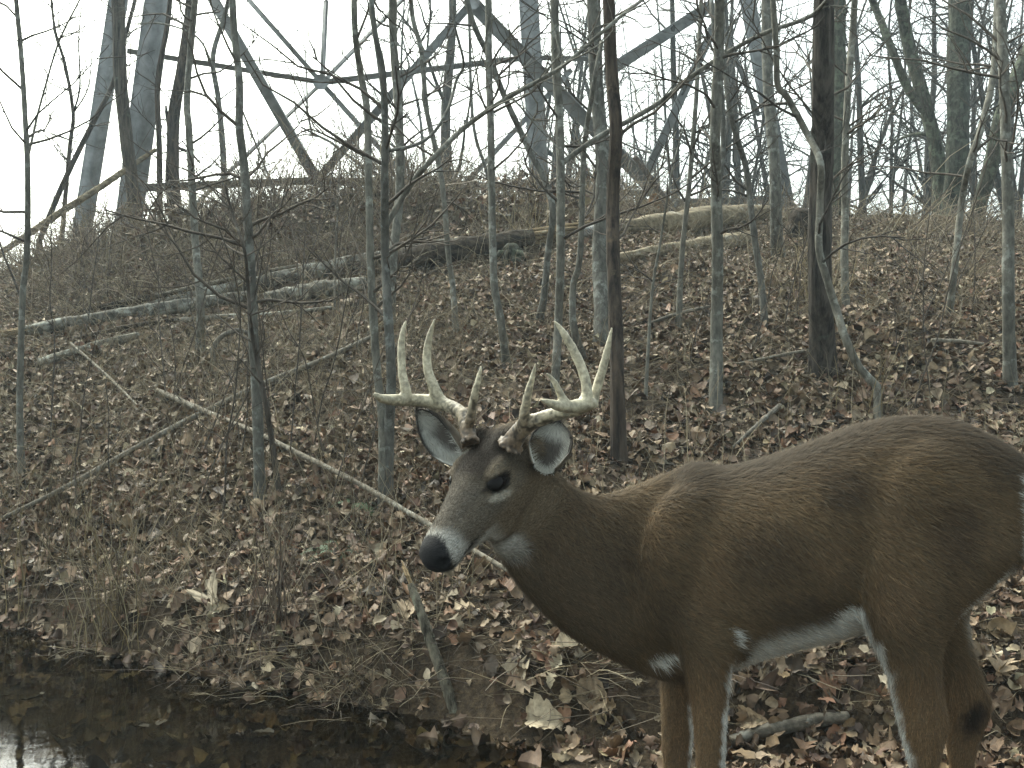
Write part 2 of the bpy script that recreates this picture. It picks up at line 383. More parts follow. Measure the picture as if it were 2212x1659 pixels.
leg([(1850, 1040, 2190, 1040), (1846, 1190, 2196, 1180), (1850, 1290, 2140, 1262), (1870, 1358, 2070, 1325), (1896, 1415, 2036, 1390), (1914, 1455, 2030, 1440), (1928, 1520, 2040, 1505),
     (1940, 1575, 2052, 1562), (1956, 1630, 2036, 1630), (1972, 1700, 2020, 1700), (1975, 1790, 2014, 1790), (1970, 1860, 2016, 1860), (1958, 1905, 2010, 1900)],
    [2.27, 2.255, 2.25, 2.245, 2.24, 2.235, 2.23, 2.225, 2.22, 2.22, 2.22, 2.22, 2.22], [.06, .085, .08, .068, .055, .046, .038, .034, .026, .02, .019, .022, .02])
leg([(1900, 1100, 2180, 1100), (1940, 1230, 2140, 1220), (1975, 1320, 2092, 1310), (1990, 1380, 2094, 1370), (2004, 1440, 2112, 1436), (2016, 1495, 2136, 1490), (2030, 1550, 2144, 1535),
     (2042, 1610, 2116, 1606), (2056, 1690, 2100, 1690), (2060, 1770, 2098, 1770), (2050, 1810, 2096, 1810), (2040, 1840, 2088, 1838)],
    [2.44, 2.45, 2.46, 2.465, 2.47, 2.47, 2.47, 2.47, 2.47, 2.47, 2.47, 2.47], [.06, .075, .06, .05, .044, .038, .034, .026, .02, .019, .02, .02])
# tail
loft(db, [(P(2216, 1000, 2.32), body_ax * .012, LAT * .035), (P(2240, 1060, 2.31), body_ax * .022, LAT * .05), (P(2244, 1140, 2.305), body_ax * .022, LAT * .052), (P(2236, 1215, 2.30), body_ax * .012, LAT * .025)], n=16, sub=3)
# head: local frame  hf = along the muzzle, hr = the buck's right, hn = out of the forehead
O = P(1086, 958, 2.27)
hf = unit(P(944, 1184, 2.135) - O)
hr = unit(np.cross(hf, ZUP)); hn = np.cross(hr, hf)
def HP(s, r, n): return O + hf * s + hr * r + hn * n
head = [(-.050, .050, .006, .095), (-.010, .064, .028, .120), (.040, .070, .040, .134), (.085, .069, .045, .132), (.125, .062, .042, .120), (.165, .052, .036, .098),
        (.205, .044, .031, .075), (.240, .041, .029, .060), (.270, .041, .026, .052), (.290, .039, .022, .047), (.299, .031, .013, .038)]
hsec = [(HP(s, 0, (t - b_) / 2), hn * (t + b_) / 2, hr * w) for s, w, t, b_ in head]
loft(db, hsec, n=28, sub=4, e=2.25)
for s in (-1, 1):
    ellipsoid(db, HP(.082, s * .050, .016), [hf * .040, hr * .022, hn * .020])          # brow
    ellipsoid(db, HP(.085, s * .034, -.055), [hf * .075, hr * .032, hn * .040])         # cheek
    ellipsoid(db, HP(.110, s * .030, -.085), [hf * .075, hr * .024, hn * .034])         # jaw
    ellipsoid(db, HP(.268, s * .022, -.004), [hf * .026, hr * .018, hn * .022])         # nostril wing
    ellipsoid(db, HP(.012, s * .042, .030), [hf * .026, hr * .022, hn * .026])          # pedicle
    ellipsoid(db, HP(-.005, s * .060, -.020), [hf * .032, hr * .03, hn * .032])         # ear root
ellipsoid(db, HP(.262, 0, -.044), [hf * .035, hr * .026, hn * .014])                    # chin
nm, V = remesh(db, 0.0065, 10, keep=lambda V: sstep(-.02, .06, ((V - O) @ hf)) * (1 - sstep(.15, .2, np.linalg.norm(V - O - hf * .13, axis=1))), extra=13)
nv = len(V)
Nr = np.empty(nv * 3, np.float32); nm.vertices.foreach_get('normal', Nr); Nr = Nr.reshape(-1, 3).astype(float)
hl = (V - O) @ np.stack([hf, hr, hn], 1)      # head-local coordinates
s_, r_, n_ = hl[:, 0], hl[:, 1], hl[:, 2]
EA = R(30); e1 = hf * math.cos(EA) + hn * math.sin(EA); e2 = -hf * math.sin(EA) + hn * math.cos(EA)
ES, EN, ER = .104, .004, .064
# eye sockets, nostrils and mouth line pressed into the skin
def press(c, rad, depth, V):
    d = np.linalg.norm((hl - np.array(c)) / np.array(rad), axis=1); return V - Nr * (depth * (1 - sstep(0.3, 1.0, d)))[:, None]
EYE = {}
for s in (-1, 1):
    V = press((ES, s * ER, EN), (.026, .03, .020), .005, V)
    V = press((.292, s * .027, -.007), (.018, .011, .010), .014, V)
    V = press((.150, s * .046, -.008), (.020, .02, .008), .003, V)
nm.vertices.foreach_set('co', V.astype(np.float32).ravel()); nm.update()
nm.vertices.foreach_get('normal', (tmpn := np.empty(nv * 3, np.float32))); Nr = tmpn.reshape(-1, 3).astype(float)

# coat colours plus painted muscle shading, fixed to the animal
def coat(V, Nr):
    u, v = UV(V); hl = (V - O) @ np.stack([hf, hr, hn], 1); s_, r_, n_ = hl.T; ar = np.abs(r_)
    u = u + 13 * (vnoise(V * 70, 13) - .5) + 9 * (vnoise(V * 22, 15) - .5); v = v + 15 * (vnoise(V * 70, 14) - .5) + 9 * (vnoise(V * 22, 16) - .5)     # ragged edges
    def lay(C, c, m): return C * (1 - m[:, None]) + np.array(c) * m[:, None]
    n1 = vnoise(V * 9, 11); n2 = vnoise(V * 28, 12)
    C = np.ones((len(V), 3)) * np.array([.105, .073, .041])
    C *= (0.78 + 0.3 * n1 + 0.18 * n2)[:, None]
    trunkm = sstep(1380, 1480, u)
    ridge = np.interp(u, [1300, 1490, 1674, 1870, 1967, 2100, 2210], [1068, 1012, 982, 912, 897, 926, 990])
    C = lay(C, (.044, .034, .024), 0.85 * (1 - sstep(8, 135, v - ridge)) * trunkm)                       # dark saddle
    def pat(cu, cv, ru, rv): return 1 - sstep(.3, 1.1, np.hypot((u - cu) / ru, (v - cv) / rv))  # muscle shading painted into the coat: darker hollows, lighter bulges
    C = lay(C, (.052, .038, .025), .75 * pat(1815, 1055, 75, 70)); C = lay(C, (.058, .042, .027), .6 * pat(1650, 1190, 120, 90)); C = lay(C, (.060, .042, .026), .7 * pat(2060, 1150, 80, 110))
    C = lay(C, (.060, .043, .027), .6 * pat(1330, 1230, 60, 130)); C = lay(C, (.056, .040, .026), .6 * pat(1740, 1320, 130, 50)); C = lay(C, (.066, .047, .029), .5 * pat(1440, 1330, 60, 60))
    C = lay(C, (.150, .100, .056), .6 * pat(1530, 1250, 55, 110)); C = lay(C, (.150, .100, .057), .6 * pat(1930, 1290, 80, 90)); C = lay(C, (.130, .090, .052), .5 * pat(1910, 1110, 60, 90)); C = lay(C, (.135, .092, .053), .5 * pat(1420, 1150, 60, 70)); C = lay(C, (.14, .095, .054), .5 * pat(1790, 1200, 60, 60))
    C = lay(C, (.092, .068, .043), 0.7 * (1 - sstep(1250, 1420, u)))                                    # greyer neck
    C = lay(C, (.150, .095, .050), 0.7 * sstep(1390, 1500, v) * sstep(1400, 1480, u))                    # rufous legs
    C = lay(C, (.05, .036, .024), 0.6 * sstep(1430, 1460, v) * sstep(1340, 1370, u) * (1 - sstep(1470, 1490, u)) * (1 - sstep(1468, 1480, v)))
    W = (.60, .59, .54)
    bv = np.interp(u, [1560, 1590, 1620, 1701, 1781, 1818, 1850, 1880], [1450, 1422, 1404, 1384, 1348, 1312, 1300, 1310])
    belly = sstep(-4, 10, v - bv) * sstep(1585, 1600, u) * (1 - sstep(1858, 1870, u)) * (1 - sstep(1425, 1445, v))
    C = lay(C, W, belly)
    C = lay(C, W, sstep(.45, .75, -Nr[:, 2]) * sstep(1600, 1640, u) * (1 - sstep(2150, 2200, u)) * (1 - sstep(1420, 1440, v)))
    fe = np.interp(v, [1300, 1358, 1415, 1455, 1520, 1575, 1630], [1842, 1866, 1892, 1910, 1924, 1936, 1952])
    C = lay(C, W, 0.9 * (1 - sstep(10, 26, u - fe)) * sstep(1320, 1350, v) * sstep(1800, 1830, u) * (1 - sstep(1640, 1700, v)))
    re = np.interp(v, [1390, 1432, 1490, 1555, 1625, 1700], [1598, 1580, 1576, 1571, 1567, 1562])
    C = lay(C, W, 0.9 * sstep(-14, -5, u - re) * (1 - sstep(1600, 1610, u)) * sstep(1425, 1440, v) * (1 - sstep(1700, 1760, v)))
    C = lay(C, W, 0.9 * sstep(1486, 1494, u) * (1 - sstep(1504, 1510, u)) * sstep(1500, 1530, v) * sstep(2.45, 2.5, V[:, 1]))
    def ell(cu, cv, ru, rv, rot=0, lo=.7, hi=1.15):
        a, b_ = u - cu, v - cv; c, s = math.cos(R(rot)), math.sin(R(rot))
        return 1 - sstep(lo, hi, np.hypot((a * c + b_ * s) / ru, (-a * s + b_ * c) / rv))
    C = lay(C, W, 0.85 * ell(1432, 1420, 34, 12, -12) * sstep(2.2, 2.36, 4.8 - V[:, 1]) )
    C = lay(C, W, 0.85 * ell(1590, 1380, 9, 26, -20))
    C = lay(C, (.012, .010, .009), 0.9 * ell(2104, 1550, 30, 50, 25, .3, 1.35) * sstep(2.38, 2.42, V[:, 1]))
    C = lay(C, W, sstep(2196, 2212, u) * sstep(1015, 1030, v) * (1 - sstep(1200, 1215, v)))
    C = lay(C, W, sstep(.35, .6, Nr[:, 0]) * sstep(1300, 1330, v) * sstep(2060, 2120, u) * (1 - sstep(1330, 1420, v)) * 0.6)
    # head
    hm = sstep(-.05, .02, s_) * (1 - sstep(.10, .14, np.abs(n_ + .03))) * (1 - sstep(.10, .13, ar))
    G = np.ones((len(V), 3)) * np.array([.115, .097, .074]) * (0.8 + 0.4 * n2)[:, None]
    G = lay(G, (.125, .095, .062), sstep(-.02, -.06, n_) * (1 - sstep(.15, .22, s_)))
    G = lay(G, (.017, .013, .010), 0.92 * (1 - sstep(.10, .165, s_ + .06 * (n1 - .5))) * sstep(.0, .024, n_ + .02 * (n2 - .5)) * (1 - sstep(.040, .066, ar)))   # dark cap
    G = lay(G, (.085, .075, .062), 0.6 * sstep(.12, .16, s_) * (1 - sstep(.22, .25, s_)) * sstep(.010, .022, n_))
    q1 = (s_ - ES) * math.cos(EA) + (n_ - EN) * math.sin(EA); q2 = -(s_ - ES) * math.sin(EA) + (n_ - EN) * math.cos(EA)
    d = np.hypot((q1 + .004) / .045, (q2 - .003) / .038); G = lay(G, (.20, .16, .11), 0.5 * (1 - sstep(.5, 1.25, d)) * sstep(.035, .05, ar))
    d = np.hypot((q1 - .004) / .030, (q2 + .027) / .010); G = lay(G, (.38, .35, .29), 0.8 * (1 - sstep(.6, 1.2, d)) * sstep(.03, .045, ar))
    d = np.hypot(q1 / .031, (q2 + .10 * q1) / .0205); G = lay(G, (.012, .010, .009), (1 - sstep(.8, 1.1, d)) * sstep(.04, .05, ar))
    d = np.hypot((q1 - .027) / .016, (q2 + .007) / .0045); G = lay(G, (.025, .02, .016), 0.9 * (1 - sstep(.6, 1.2, d)) * sstep(.035, .045, ar))
    G = lay(G, (.42, .41, .37), 0.8 * sstep(.232, .258, s_ + .2 * ar + .012 * (n2 - .5)) * (1 - sstep(.278, .286, s_)))                               # white band
    G = lay(G, (.45, .43, .38), 0.8 * sstep(-.044, -.056, n_) * sstep(.15, .2, s_))                                     # chin
    nose = sstep(.267, .275, s_ + .50 * (n_ + .005) * (n_ > -.03) - .25 * np.abs(ar - .014)) * sstep(-.040, -.034, n_)
    G = lay(G, (.013, .013, .014), nose)
    d = np.hypot((s_ - .290) / .022, np.hypot((ar - .027) / .010, (n_ + .007) / .009)); G = lay(G, (.003, .003, .003), 0.97 * (1 - sstep(.6, 1.1, d)))
    d = np.hypot((s_ - .245) / .040, (n_ + .0375) / .0035); G = lay(G, (.012, .010, .009), 0.95 * (1 - sstep(.6, 1.3, d)))
    C = C * (1 - hm[:, None]) + G * hm[:, None]
    C = lay(C, (.60, .60, .56), 0.92 * ell(1106, 1188, 42, 32, -30, .5, 1.2) * sstep(2.15, 2.2, 4.42 - V[:, 1]))
    return np.clip(C, 0.005, 0.9), nose * hm
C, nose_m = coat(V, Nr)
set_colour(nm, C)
m, N, L, b = mat_new('deer_coat'); a = N.new('ShaderNodeAttribute'); a.attribute_name = 'Col'
f = n_noise(N, L, 260, 3, 0.7, stretch=(0.35, 1, 1))
L.new(n_mix(N, L, a.outputs['Color'], n_ramp(N, L, f, [(0.3, (0.55, 0.55, 0.55)), (0.7, (1.35, 1.35, 1.35))]), 1.0, 'MULTIPLY'), b.inputs['Base Color'])
b.inputs['Roughness'].default_value = 0.75; b.inputs['Specular IOR Level'].default_value = 0.12; n_bump(N, L, f, 0.5, 0.004, b)
nm.materials.append(m)
feet = P(1750, 1900, 2.36); base = np.array([feet[0], 2.36, gz(feet[0], 2.36)])
buck = empty('deer', base, 'brown buck with tall pale antlers and white belly standing at the pond edge', 'deer')
nm.transform(Matrix.Translation(tuple(-base)))
body = obj('body', nm, buck)

# fur: short blades lying along the coat
flow_body = unit(np.array([0.80, 0, -0.55]))
def flow(V, Nr):
    u, v = UV(V); hl = (V - O) @ np.stack([hf, hr, hn], 1)
    w = sstep(1380, 1480, v)[:, None]
    d = flow_body * (1 - w) + np.array([0.05, 0, -1.0]) * w
    nk = (1 - sstep(1250, 1450, u))[:, None]; d = d * (1 - nk) + np.array([0.55, 0.1, -0.8]) * nk
    hm = (sstep(-.03, .04, hl[:, 0]) * (1 - sstep(.10, .14, np.abs(hl[:, 2] + .03))) * (1 - sstep(.10, .13, np.abs(hl[:, 1]))))[:, None]
    d = d * (1 - hm) + (-hf + .15 * np.sign(hl[:, 1:2]) * hr) * hm
    wv = np.stack([vnoise(V * 7, 71 + q) - .5 for q in range(3)], 1); d = d + rng.normal(0, .20, d.shape) + .7 * wv
    return unit(d - Nr * np.sum(d * Nr, 1, keepdims=True)), hm[:, 0]
def fur_on(V, Nr, nmask, tris, count, Lb, wb, lift, B, seed=0, colour=None):
    a, b_, c = V[tris[:, 0]], V[tris[:, 1]], V[tris[:, 2]]
    ar = np.linalg.norm(np.cross(b_ - a, c - a), axis=1); cu, cv = UV((a + b_ + c) / 3)
    fn = Nr[tris[:, 0]]; ctr = (a + b_ + c) / 3
    facing = np.sum(fn * unit(np.array([0, 0, H]) - ctr), 1)
    ar = ar * np.where(facing > -0.25, 1.0, 0.15) * (cv < 1760) * (1 - 0.98 * nmask[tris[:, 0]])
    t = rng.choice(len(tris), count, p=ar / ar.sum())
    r1, r2 = np.sqrt(rng.random(count)), rng.random(count); w = np.stack([1 - r1, r1 * (1 - r2), r1 * r2], 1)[..., None]
    T = tris[t]; p = (V[T] * w).sum(1); n = unit((Nr[T] * w).sum(1))
    d, hm = flow(p, n)
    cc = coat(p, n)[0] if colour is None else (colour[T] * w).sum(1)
    u, v = UV(p); thin = sstep(1440, 1540, v)
    Lh = Lb * rng.uniform(.6, 1.3, count) * (1 - .62 * hm) * (1 - .45 * thin)
    side = unit(np.cross(d, n)) * (wb * rng.uniform(.6, 1.2, count) * (1 - .35 * hm))[:, None]
    mid = p + d * (Lh * .5)[:, None] + n * (Lh * lift * .55)[:, None]
    tip = p + d * Lh[:, None] + n * (Lh * lift * rng.uniform(.5, 1.1, count))[:, None]
    root = p - n * .001
    VV = np.stack([root - side, root + side, mid - side * .7, mid + side * .7, tip], 1).reshape(-1, 3)
    k = np.arange(count)[:, None] * 5
    tr_ = np.concatenate([k + np.array([[0, 1, 3]]), k + np.array([[0, 3, 2]]), k + np.array([[2, 3, 4]])], 0)
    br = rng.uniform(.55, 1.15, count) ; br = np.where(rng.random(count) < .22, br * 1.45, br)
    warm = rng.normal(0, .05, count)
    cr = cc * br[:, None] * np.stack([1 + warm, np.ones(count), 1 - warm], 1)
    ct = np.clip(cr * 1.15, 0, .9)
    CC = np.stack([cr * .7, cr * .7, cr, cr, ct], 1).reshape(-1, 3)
    B.add(VV, tr_, None, CC)
nm.calc_loop_triangles(); tri = np.empty(len(nm.loop_triangles) * 3, np.int32); nm.loop_triangles.foreach_get('vertices', tri); tri = tri.reshape(-1, 3)
fb = MB()
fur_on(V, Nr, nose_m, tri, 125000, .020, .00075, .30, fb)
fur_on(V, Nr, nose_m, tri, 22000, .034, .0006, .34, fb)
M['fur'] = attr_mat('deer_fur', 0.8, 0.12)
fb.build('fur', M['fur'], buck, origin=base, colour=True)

# ears
def ear(base_p, tip_p, opening, width, depth, name, Lw=22, Ls=26):
    A = tip_p - base_p; Lg = np.linalg.norm(A); A = A / Lg
    op = unit(opening - A * np.dot(opening, A)); sd = np.cross(A, op)
    s = np.linspace(0, 1, Ls); t = np.linspace(-1, 1, Lw)
    w = width * np.interp(s, [0, .12, .35, .6, .8, .93, 1], [.50, .72, 1, .97, .72, .36, .06])
    dp = depth * np.interp(s, [0, .15, .4, .7, 1], [1.1, 1.15, 1.0, .6, .15])
    S, T = np.meshgrid(s, t, indexing='ij'); ang = T * 1.9
    cx = np.sin(ang) / math.sin(1.57); cz = -np.cos(ang)
    V0 = base_p + A * (Lg * S)[..., None] + sd * (w[:, None] * cx)[..., None] + op * ((dp[:, None] * (cz + .35)) - 0.02 * S ** 2)[..., None]
    B = MB()
    nrm = unit(np.cross(np.gradient(V0, axis=0), np.gradient(V0, axis=1)))
    if np.mean(np.sum(nrm[:, Lw // 2] * op, -1)) < 0: nrm = -nrm
    V1 = V0 - nrm * 0.004
    k = np.arange(Ls - 1)[:, None] * Lw + np.arange(Lw - 1)[None]
    q = np.stack([k, k + 1, k + Lw + 1, k + Lw], -1).reshape(-1, 4); n0 = Ls * Lw
    rim = []
    ed = [(i * Lw, (i + 1) * Lw) for i in range(Ls - 1)] + [((i + 1) * Lw - 1, (i + 2) * Lw - 1) for i in range(Ls - 1)] + [((Ls - 1) * Lw + j, (Ls - 1) * Lw + j + 1) for j in range(Lw - 1)]
    for a_, b_ in ed: rim.append((a_, b_, b_ + n0, a_ + n0))
    edge = np.maximum(sstep(.80, .97, np.abs(T)) * sstep(.2, .4, S), sstep(.90, .99, S))[..., None]
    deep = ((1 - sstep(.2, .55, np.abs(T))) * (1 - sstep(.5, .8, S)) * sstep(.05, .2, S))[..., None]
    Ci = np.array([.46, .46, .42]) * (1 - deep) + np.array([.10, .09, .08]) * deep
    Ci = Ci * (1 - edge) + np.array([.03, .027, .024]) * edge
    Co = np.array([.12, .10, .075]) * (1 - edge) + np.array([.03, .027, .024]) * edge + 0 * Ci
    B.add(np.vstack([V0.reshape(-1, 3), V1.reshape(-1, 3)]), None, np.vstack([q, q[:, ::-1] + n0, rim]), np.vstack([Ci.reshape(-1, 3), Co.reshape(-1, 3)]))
    # hairs on both faces
    cnt = 2600; i = rng.integers(0, Ls, cnt); j = rng.integers(0, Lw, cnt); f_in = rng.random(cnt) < .6
    p = np.where(f_in[:, None], V0[i, j], V1[i, j]) + rng.normal(0, .0025, (cnt, 3)); n = np.where(f_in[:, None], nrm[i, j], -nrm[i, j])
    d = unit(A * .9 - sd * (np.sin(t[j] * 1.5) * .8)[:, None] * f_in[:, None] + n * .35 + rng.normal(0, .15, (cnt, 3)))
    Lh = rng.uniform(.007, .016, cnt)[:, None]; side = unit(np.cross(d, n)) * .0006
    VV = np.stack([p - side, p + side, p + d * Lh], 1).reshape(-1, 3); cc = np.where(f_in[:, None], Ci[i, j], Co[i, j]) * rng.uniform(.7, 1.3, (cnt, 1))
    B.add(VV, np.arange(cnt * 3).reshape(-1, 3), None, np.repeat(np.clip(cc, 0, .8), 3, axis=0))
    return B.build(name, M['fur'], buck, origin=base, colour=True)
ear(P(1176, 1014, 2.205), P(1204, 906, 2.245), np.array([-.12, -1, .1]), .041, .036, 'ear')
ear(P(1000, 985, 2.325), P(893, 893, 2.36), np.array([-.45, -.85, -.25]), .038, .030, 'ear')

# eyes
def ball(B, c, ax, colr, n=24): 
    B2 = MB(); ellipsoid(B2, c, ax, n); B.add(np.vstack(B2.V), np.vstack(B2.T), np.vstack(B2.Q), colr)
m, N, L, b = mat_new('deer_eye'); b.inputs['Base Color'].default_value = (.006, .005, .005, 1); b.inputs['Roughness'].default_value = .04; b.inputs['IOR'].default_value = 1.22
M['eye'] = m
for s in (-1, 1):
    eb = MB(); ball(eb, HP(ES, s * (ER - .010), EN), [e1 * .0240, hr * .0165, e2 * .0175], (1, 1, 1)); eb.build('eye', m, buck, origin=base)
# antlers
def antler(beam, tines, name):
    B = MB()
    def horn(pts):
        A = spline(np.array([np.r_[P(u, v, d), 1.14 * w * d / F / 2] for u, v, d, w in pts]), 10 * len(pts))
        r = np.clip(A[:, 3], .0012, None)
        return A[:, :3], r
    for k, pts in enumerate([beam] + tines):
        p, r = horn(pts); B.tube(p, r, 14, wob=.03)
    p, r = horn(beam); ax = unit(p[3] - p[0]); a1 = unit(np.cross(ax, ZUP)); a2 = np.cross(ax, a1)
    for k in range(16):      # pearled burr
        th = k / 16 * 6.283 + rng.uniform(-.1, .1); rr = r[0] * rng.uniform(.98, 1.12); c_ = p[0] + ax * rng.uniform(-.002, .006) + (a1 * math.cos(th) + a2 * math.sin(th)) * rr
        k5 = rng.uniform(.0035, .0055); ellipsoid(B, c_, np.eye(3) * k5, 10)
    me, Va = remesh(B, 0.0028, 5)
    root = P(*beam[0][:3]); dist = np.linalg.norm(Va - root, axis=1)
    g = .6 * vnoise(Va * 130, 21) + .4 * vnoise(Va * 260, 23); g2 = vnoise(Va * 45, 22)
    nr = np.empty(len(Va) * 3, np.float32); me.vertices.foreach_get('normal', nr); nr = nr.reshape(-1, 3)
    rough = 1 - .75 * sstep(.06, .22, dist)
    Va = Va + nr * ((g - .5) * .004 * rough + (1 - sstep(0.0, .018, dist)) * .004 * g2)[:, None]
    me.vertices.foreach_set('co', Va.astype(np.float32).ravel()); me.update()
    base_c = np.array([.155, .11, .072]); tip_c = np.array([.46, .415, .30])
    t = sstep(.015, .15, dist)[:, None]; Ca = base_c * (1 - t) + tip_c * t
    Ca = Ca * (1 - (.2 + .6 * rough) * (1 - sstep(.30, .62, g)))[:, None] * (.8 + .4 * g2)[:, None]
    set_colour(me, Ca); me.materials.append(M['antler']); me.transform(Matrix.Translation(tuple(-base)))
    return obj(name, me, buck)
M['antler'] = attr_mat('antler_bone', .5, .35, 120)
antler([(1016, 958, 2.245, 31), (1009, 925, 2.265, 30), (1000, 897, 2.29, 27), (976, 880, 2.32, 26), (940, 868, 2.345, 27), (900, 864, 2.34, 24), (860, 864, 2.31, 23), (828, 862, 2.27, 18), (814, 855, 2.25, 12), (808, 848, 2.245, 5)],
       [[(1012, 928, 2.26, 22), (1018, 895, 2.24, 18), (1026, 850, 2.225, 15), (1034, 815, 2.22, 11), (1040, 789, 2.22, 4)],
        [(948, 868, 2.34, 30), (938, 838, 2.335, 22), (926, 806, 2.34, 18), (922, 770, 2.345, 17), (927, 730, 2.34, 13), (939, 689, 2.33, 4)],
        [(878, 866, 2.325, 28), (876, 840, 2.32, 20), (869, 806, 2.325, 17), (867, 750, 2.33, 15), (871, 715, 2.33, 11), (877, 692, 2.33, 4)]], 'antler')
antler([(1100, 966, 2.185, 44), (1120, 935, 2.175, 36), (1138, 917, 2.165, 33), (1168, 905, 2.15, 28), (1205, 893, 2.135, 27), (1245, 884, 2.11, 28), (1272, 872, 2.08, 28), (1266, 872, 2.05, 28), (1235, 879, 2.02, 26), (1205, 876, 1.995, 21), (1182, 868, 1.98, 13), (1166, 863, 1.975, 4)],
       [[(1126, 928, 2.165, 24), (1132, 898, 2.145, 20), (1141, 850, 2.13, 16), (1150, 815, 2.125, 11), (1158, 783, 2.12, 4)],
        [(1276, 876, 2.085, 30), (1286, 848, 2.085, 20), (1301, 800, 2.085, 17), (1312, 755, 2.085, 14), (1322, 706, 2.08, 4)],
        [(1262, 876, 2.045, 32), (1268, 848, 2.045, 22), (1260, 805, 2.05, 20), (1238, 755, 2.055, 18), (1215, 716, 2.055, 13), (1197, 693, 2.055, 5)],
        [(1222, 876, 2.01, 26), (1213, 857, 2.005, 17), (1200, 829, 2.0, 12), (1188, 813, 1.998, 8), (1177, 805, 1.995, 3.5)]], 'antler')
# ------------------------------------------------------------------ steel pylon on the ridge
m, N, L, b = mat_new('galvanised_steel')
f = n_noise(N, L, 6, 5, 0.6); L.new(n_ramp(N, L, f, [(0.3, (0.12, 0.125, 0.125)), (0.7, (0.27, 0.28, 0.28))]), b.inputs['Base Color'])
b.inputs['Metallic'].default_value = 0.35; b.inputs['Roughness'].default_value = 0.6; M['steel'] = m
pyl_base = np.array([-1.5, 16.5, gz(-1.5, 16.5)])
pylon = empty('transmission_tower', pyl_base, 'grey steel lattice tower of crossed braces standing on the ridge behind the trees', 'pylon')
def angle_beam(name, a, b_, w, roll=0.0, th=0.012, ext=0.0):
    """L-section steel between two points"""
    a, b_ = np.asarray(a), np.asarray(b_); d = unit(b_ - a); a = a - d * ext; b_ = b_ + d * ext
    s = unit(np.cross(d, [0, 1, 0.001])); n = np.cross(s, d)
    c, sn = math.cos(roll), math.sin(roll); s, n = s * c + n * sn, -s * sn + n * c
    prof = [(-.5, .5), (.5, .5), (.5, -.3), (.5 - th / w * 1.0, -.3), (.5 - th / w, .5 - th / w), (-.5, .5 - th / w)]
    Vs = np.array([p + (s * x + n * y) * w for p in (a, b_) for x, y in prof]); k = len(prof)
    q = [(i, (i + 1) % k, k + (i + 1) % k, k + i) for i in range(k)] + [(0, 3, 4, 5), (0, 1, 2, 3), (k + 5, k + 4, k + 3, k + 0), (k + 3, k + 2, k + 1, k + 0)]
    B = MB(); B.add(Vs, None, q); return B.build(name, M['steel'], pylon, origin=pyl_base, smooth=False)
dA, dB, dC, dD = 13.9, 17.0, 17.2, 19.0
def leg_beam(ub, vb, ut, vt, d, w):
    p0, p1 = P(ub, vb, d), P(ut, vt, d); p0 = p0 + (p0 - p1) * ((p0[2] - gz(p0[0], p0[1]) + .25) / (p1[2] - p0[2]))
    angle_beam('leg', p0, p1 + (p1 - p0) * .6, w * d / F, roll=.6)
leg_beam(268, 520, 338, 0, dA, 46); leg_beam(182, 450, 262, -60, dB, 33); leg_beam(1166, 440, 1140, 0, dC, 33); leg_beam(1694, 420, 1614, 0, dD, 28)
dn = 15.6
for (u0, v0, e0, u1, v1, e1_, w) in [
        (440, -35, 15.0, 684, 390, dn, 24), (684, 390, dn, 1020, 5, 16.4, 17), (1020, 5, 16.4, 1448, 448, 18.0, 24), (272, 407, dA, 690, 390, dn, 17),
        (690, 390, dn, 1160, 405, dC, 14), (1448, 440, 18.0, 1690, 430, dD, 17), (1170, 408, dC, 1450, 420, 18.0, 14), (1392, 385, 18.0, 1560, 20, 18.6, 18),
        (275, 110, 15.0, 694, 178, 16.3, 11), (694, 178, 16.3, 1140, 124, dC, 11), (1140, 124, dC, 1300, 128, 18, 11), (702, 0, 16.4, 694, 178, 16.3, 12),
        (520, -20, 16.6, 694, 178, 16.3, 10), (694, 178, 16.3, 945, 460, 16.5, 9), (885, -20, 16.6, 694, 178, 16.3, 10), (694, 178, 16.3, 380, 480, 16.5, 9),
        (1310, 156, 18.2, 1540, 8, 18.8, 20), (1018, 8, 16.4, 1090, -90, 16.5, 14), (945, 460, 16.9, 1235, 150, 17.3, 10), (1540, 8, 18.8, 1640, 250, 18.9, 10)]:
    angle_beam('brace', P(u0, v0, e0), P(u1, v1, e1_), w * 16 / F if w < 13 else w * (e0 + e1_) / 2 / F, roll=random.uniform(-.3, .5), th=.01)
for (u, v, d) in [(690, 390, dn), (694, 178, 16.28), (1020, 6, 16.38), (1448, 444, 17.98)]:
    c = P(u, v, d) - np.array([0, .03, 0]); gp = MB(); k = .11
    Vg = np.array([c + np.array([x * k, y, z * k]) for y in (-.008, .008) for x, z in ((-1, -.5), (-.4, -1), (.5, -1), (1, -.4), (1, .5), (.3, 1), (-.5, 1), (-1, .4))])
    gp.add(Vg, None, None); gp.T.append(np.array([(0, i, i + 1) for i in range(1, 7)] + [(8, 8 + i + 1, 8 + i) for i in range(1, 7)])); gp.Q.append(np.array([(i, (i + 1) % 8, 8 + (i + 1) % 8, 8 + i) for i in range(8)]))
    gp.build('gusset_plate', M['steel'], pylon, origin=pyl_base, smooth=False)

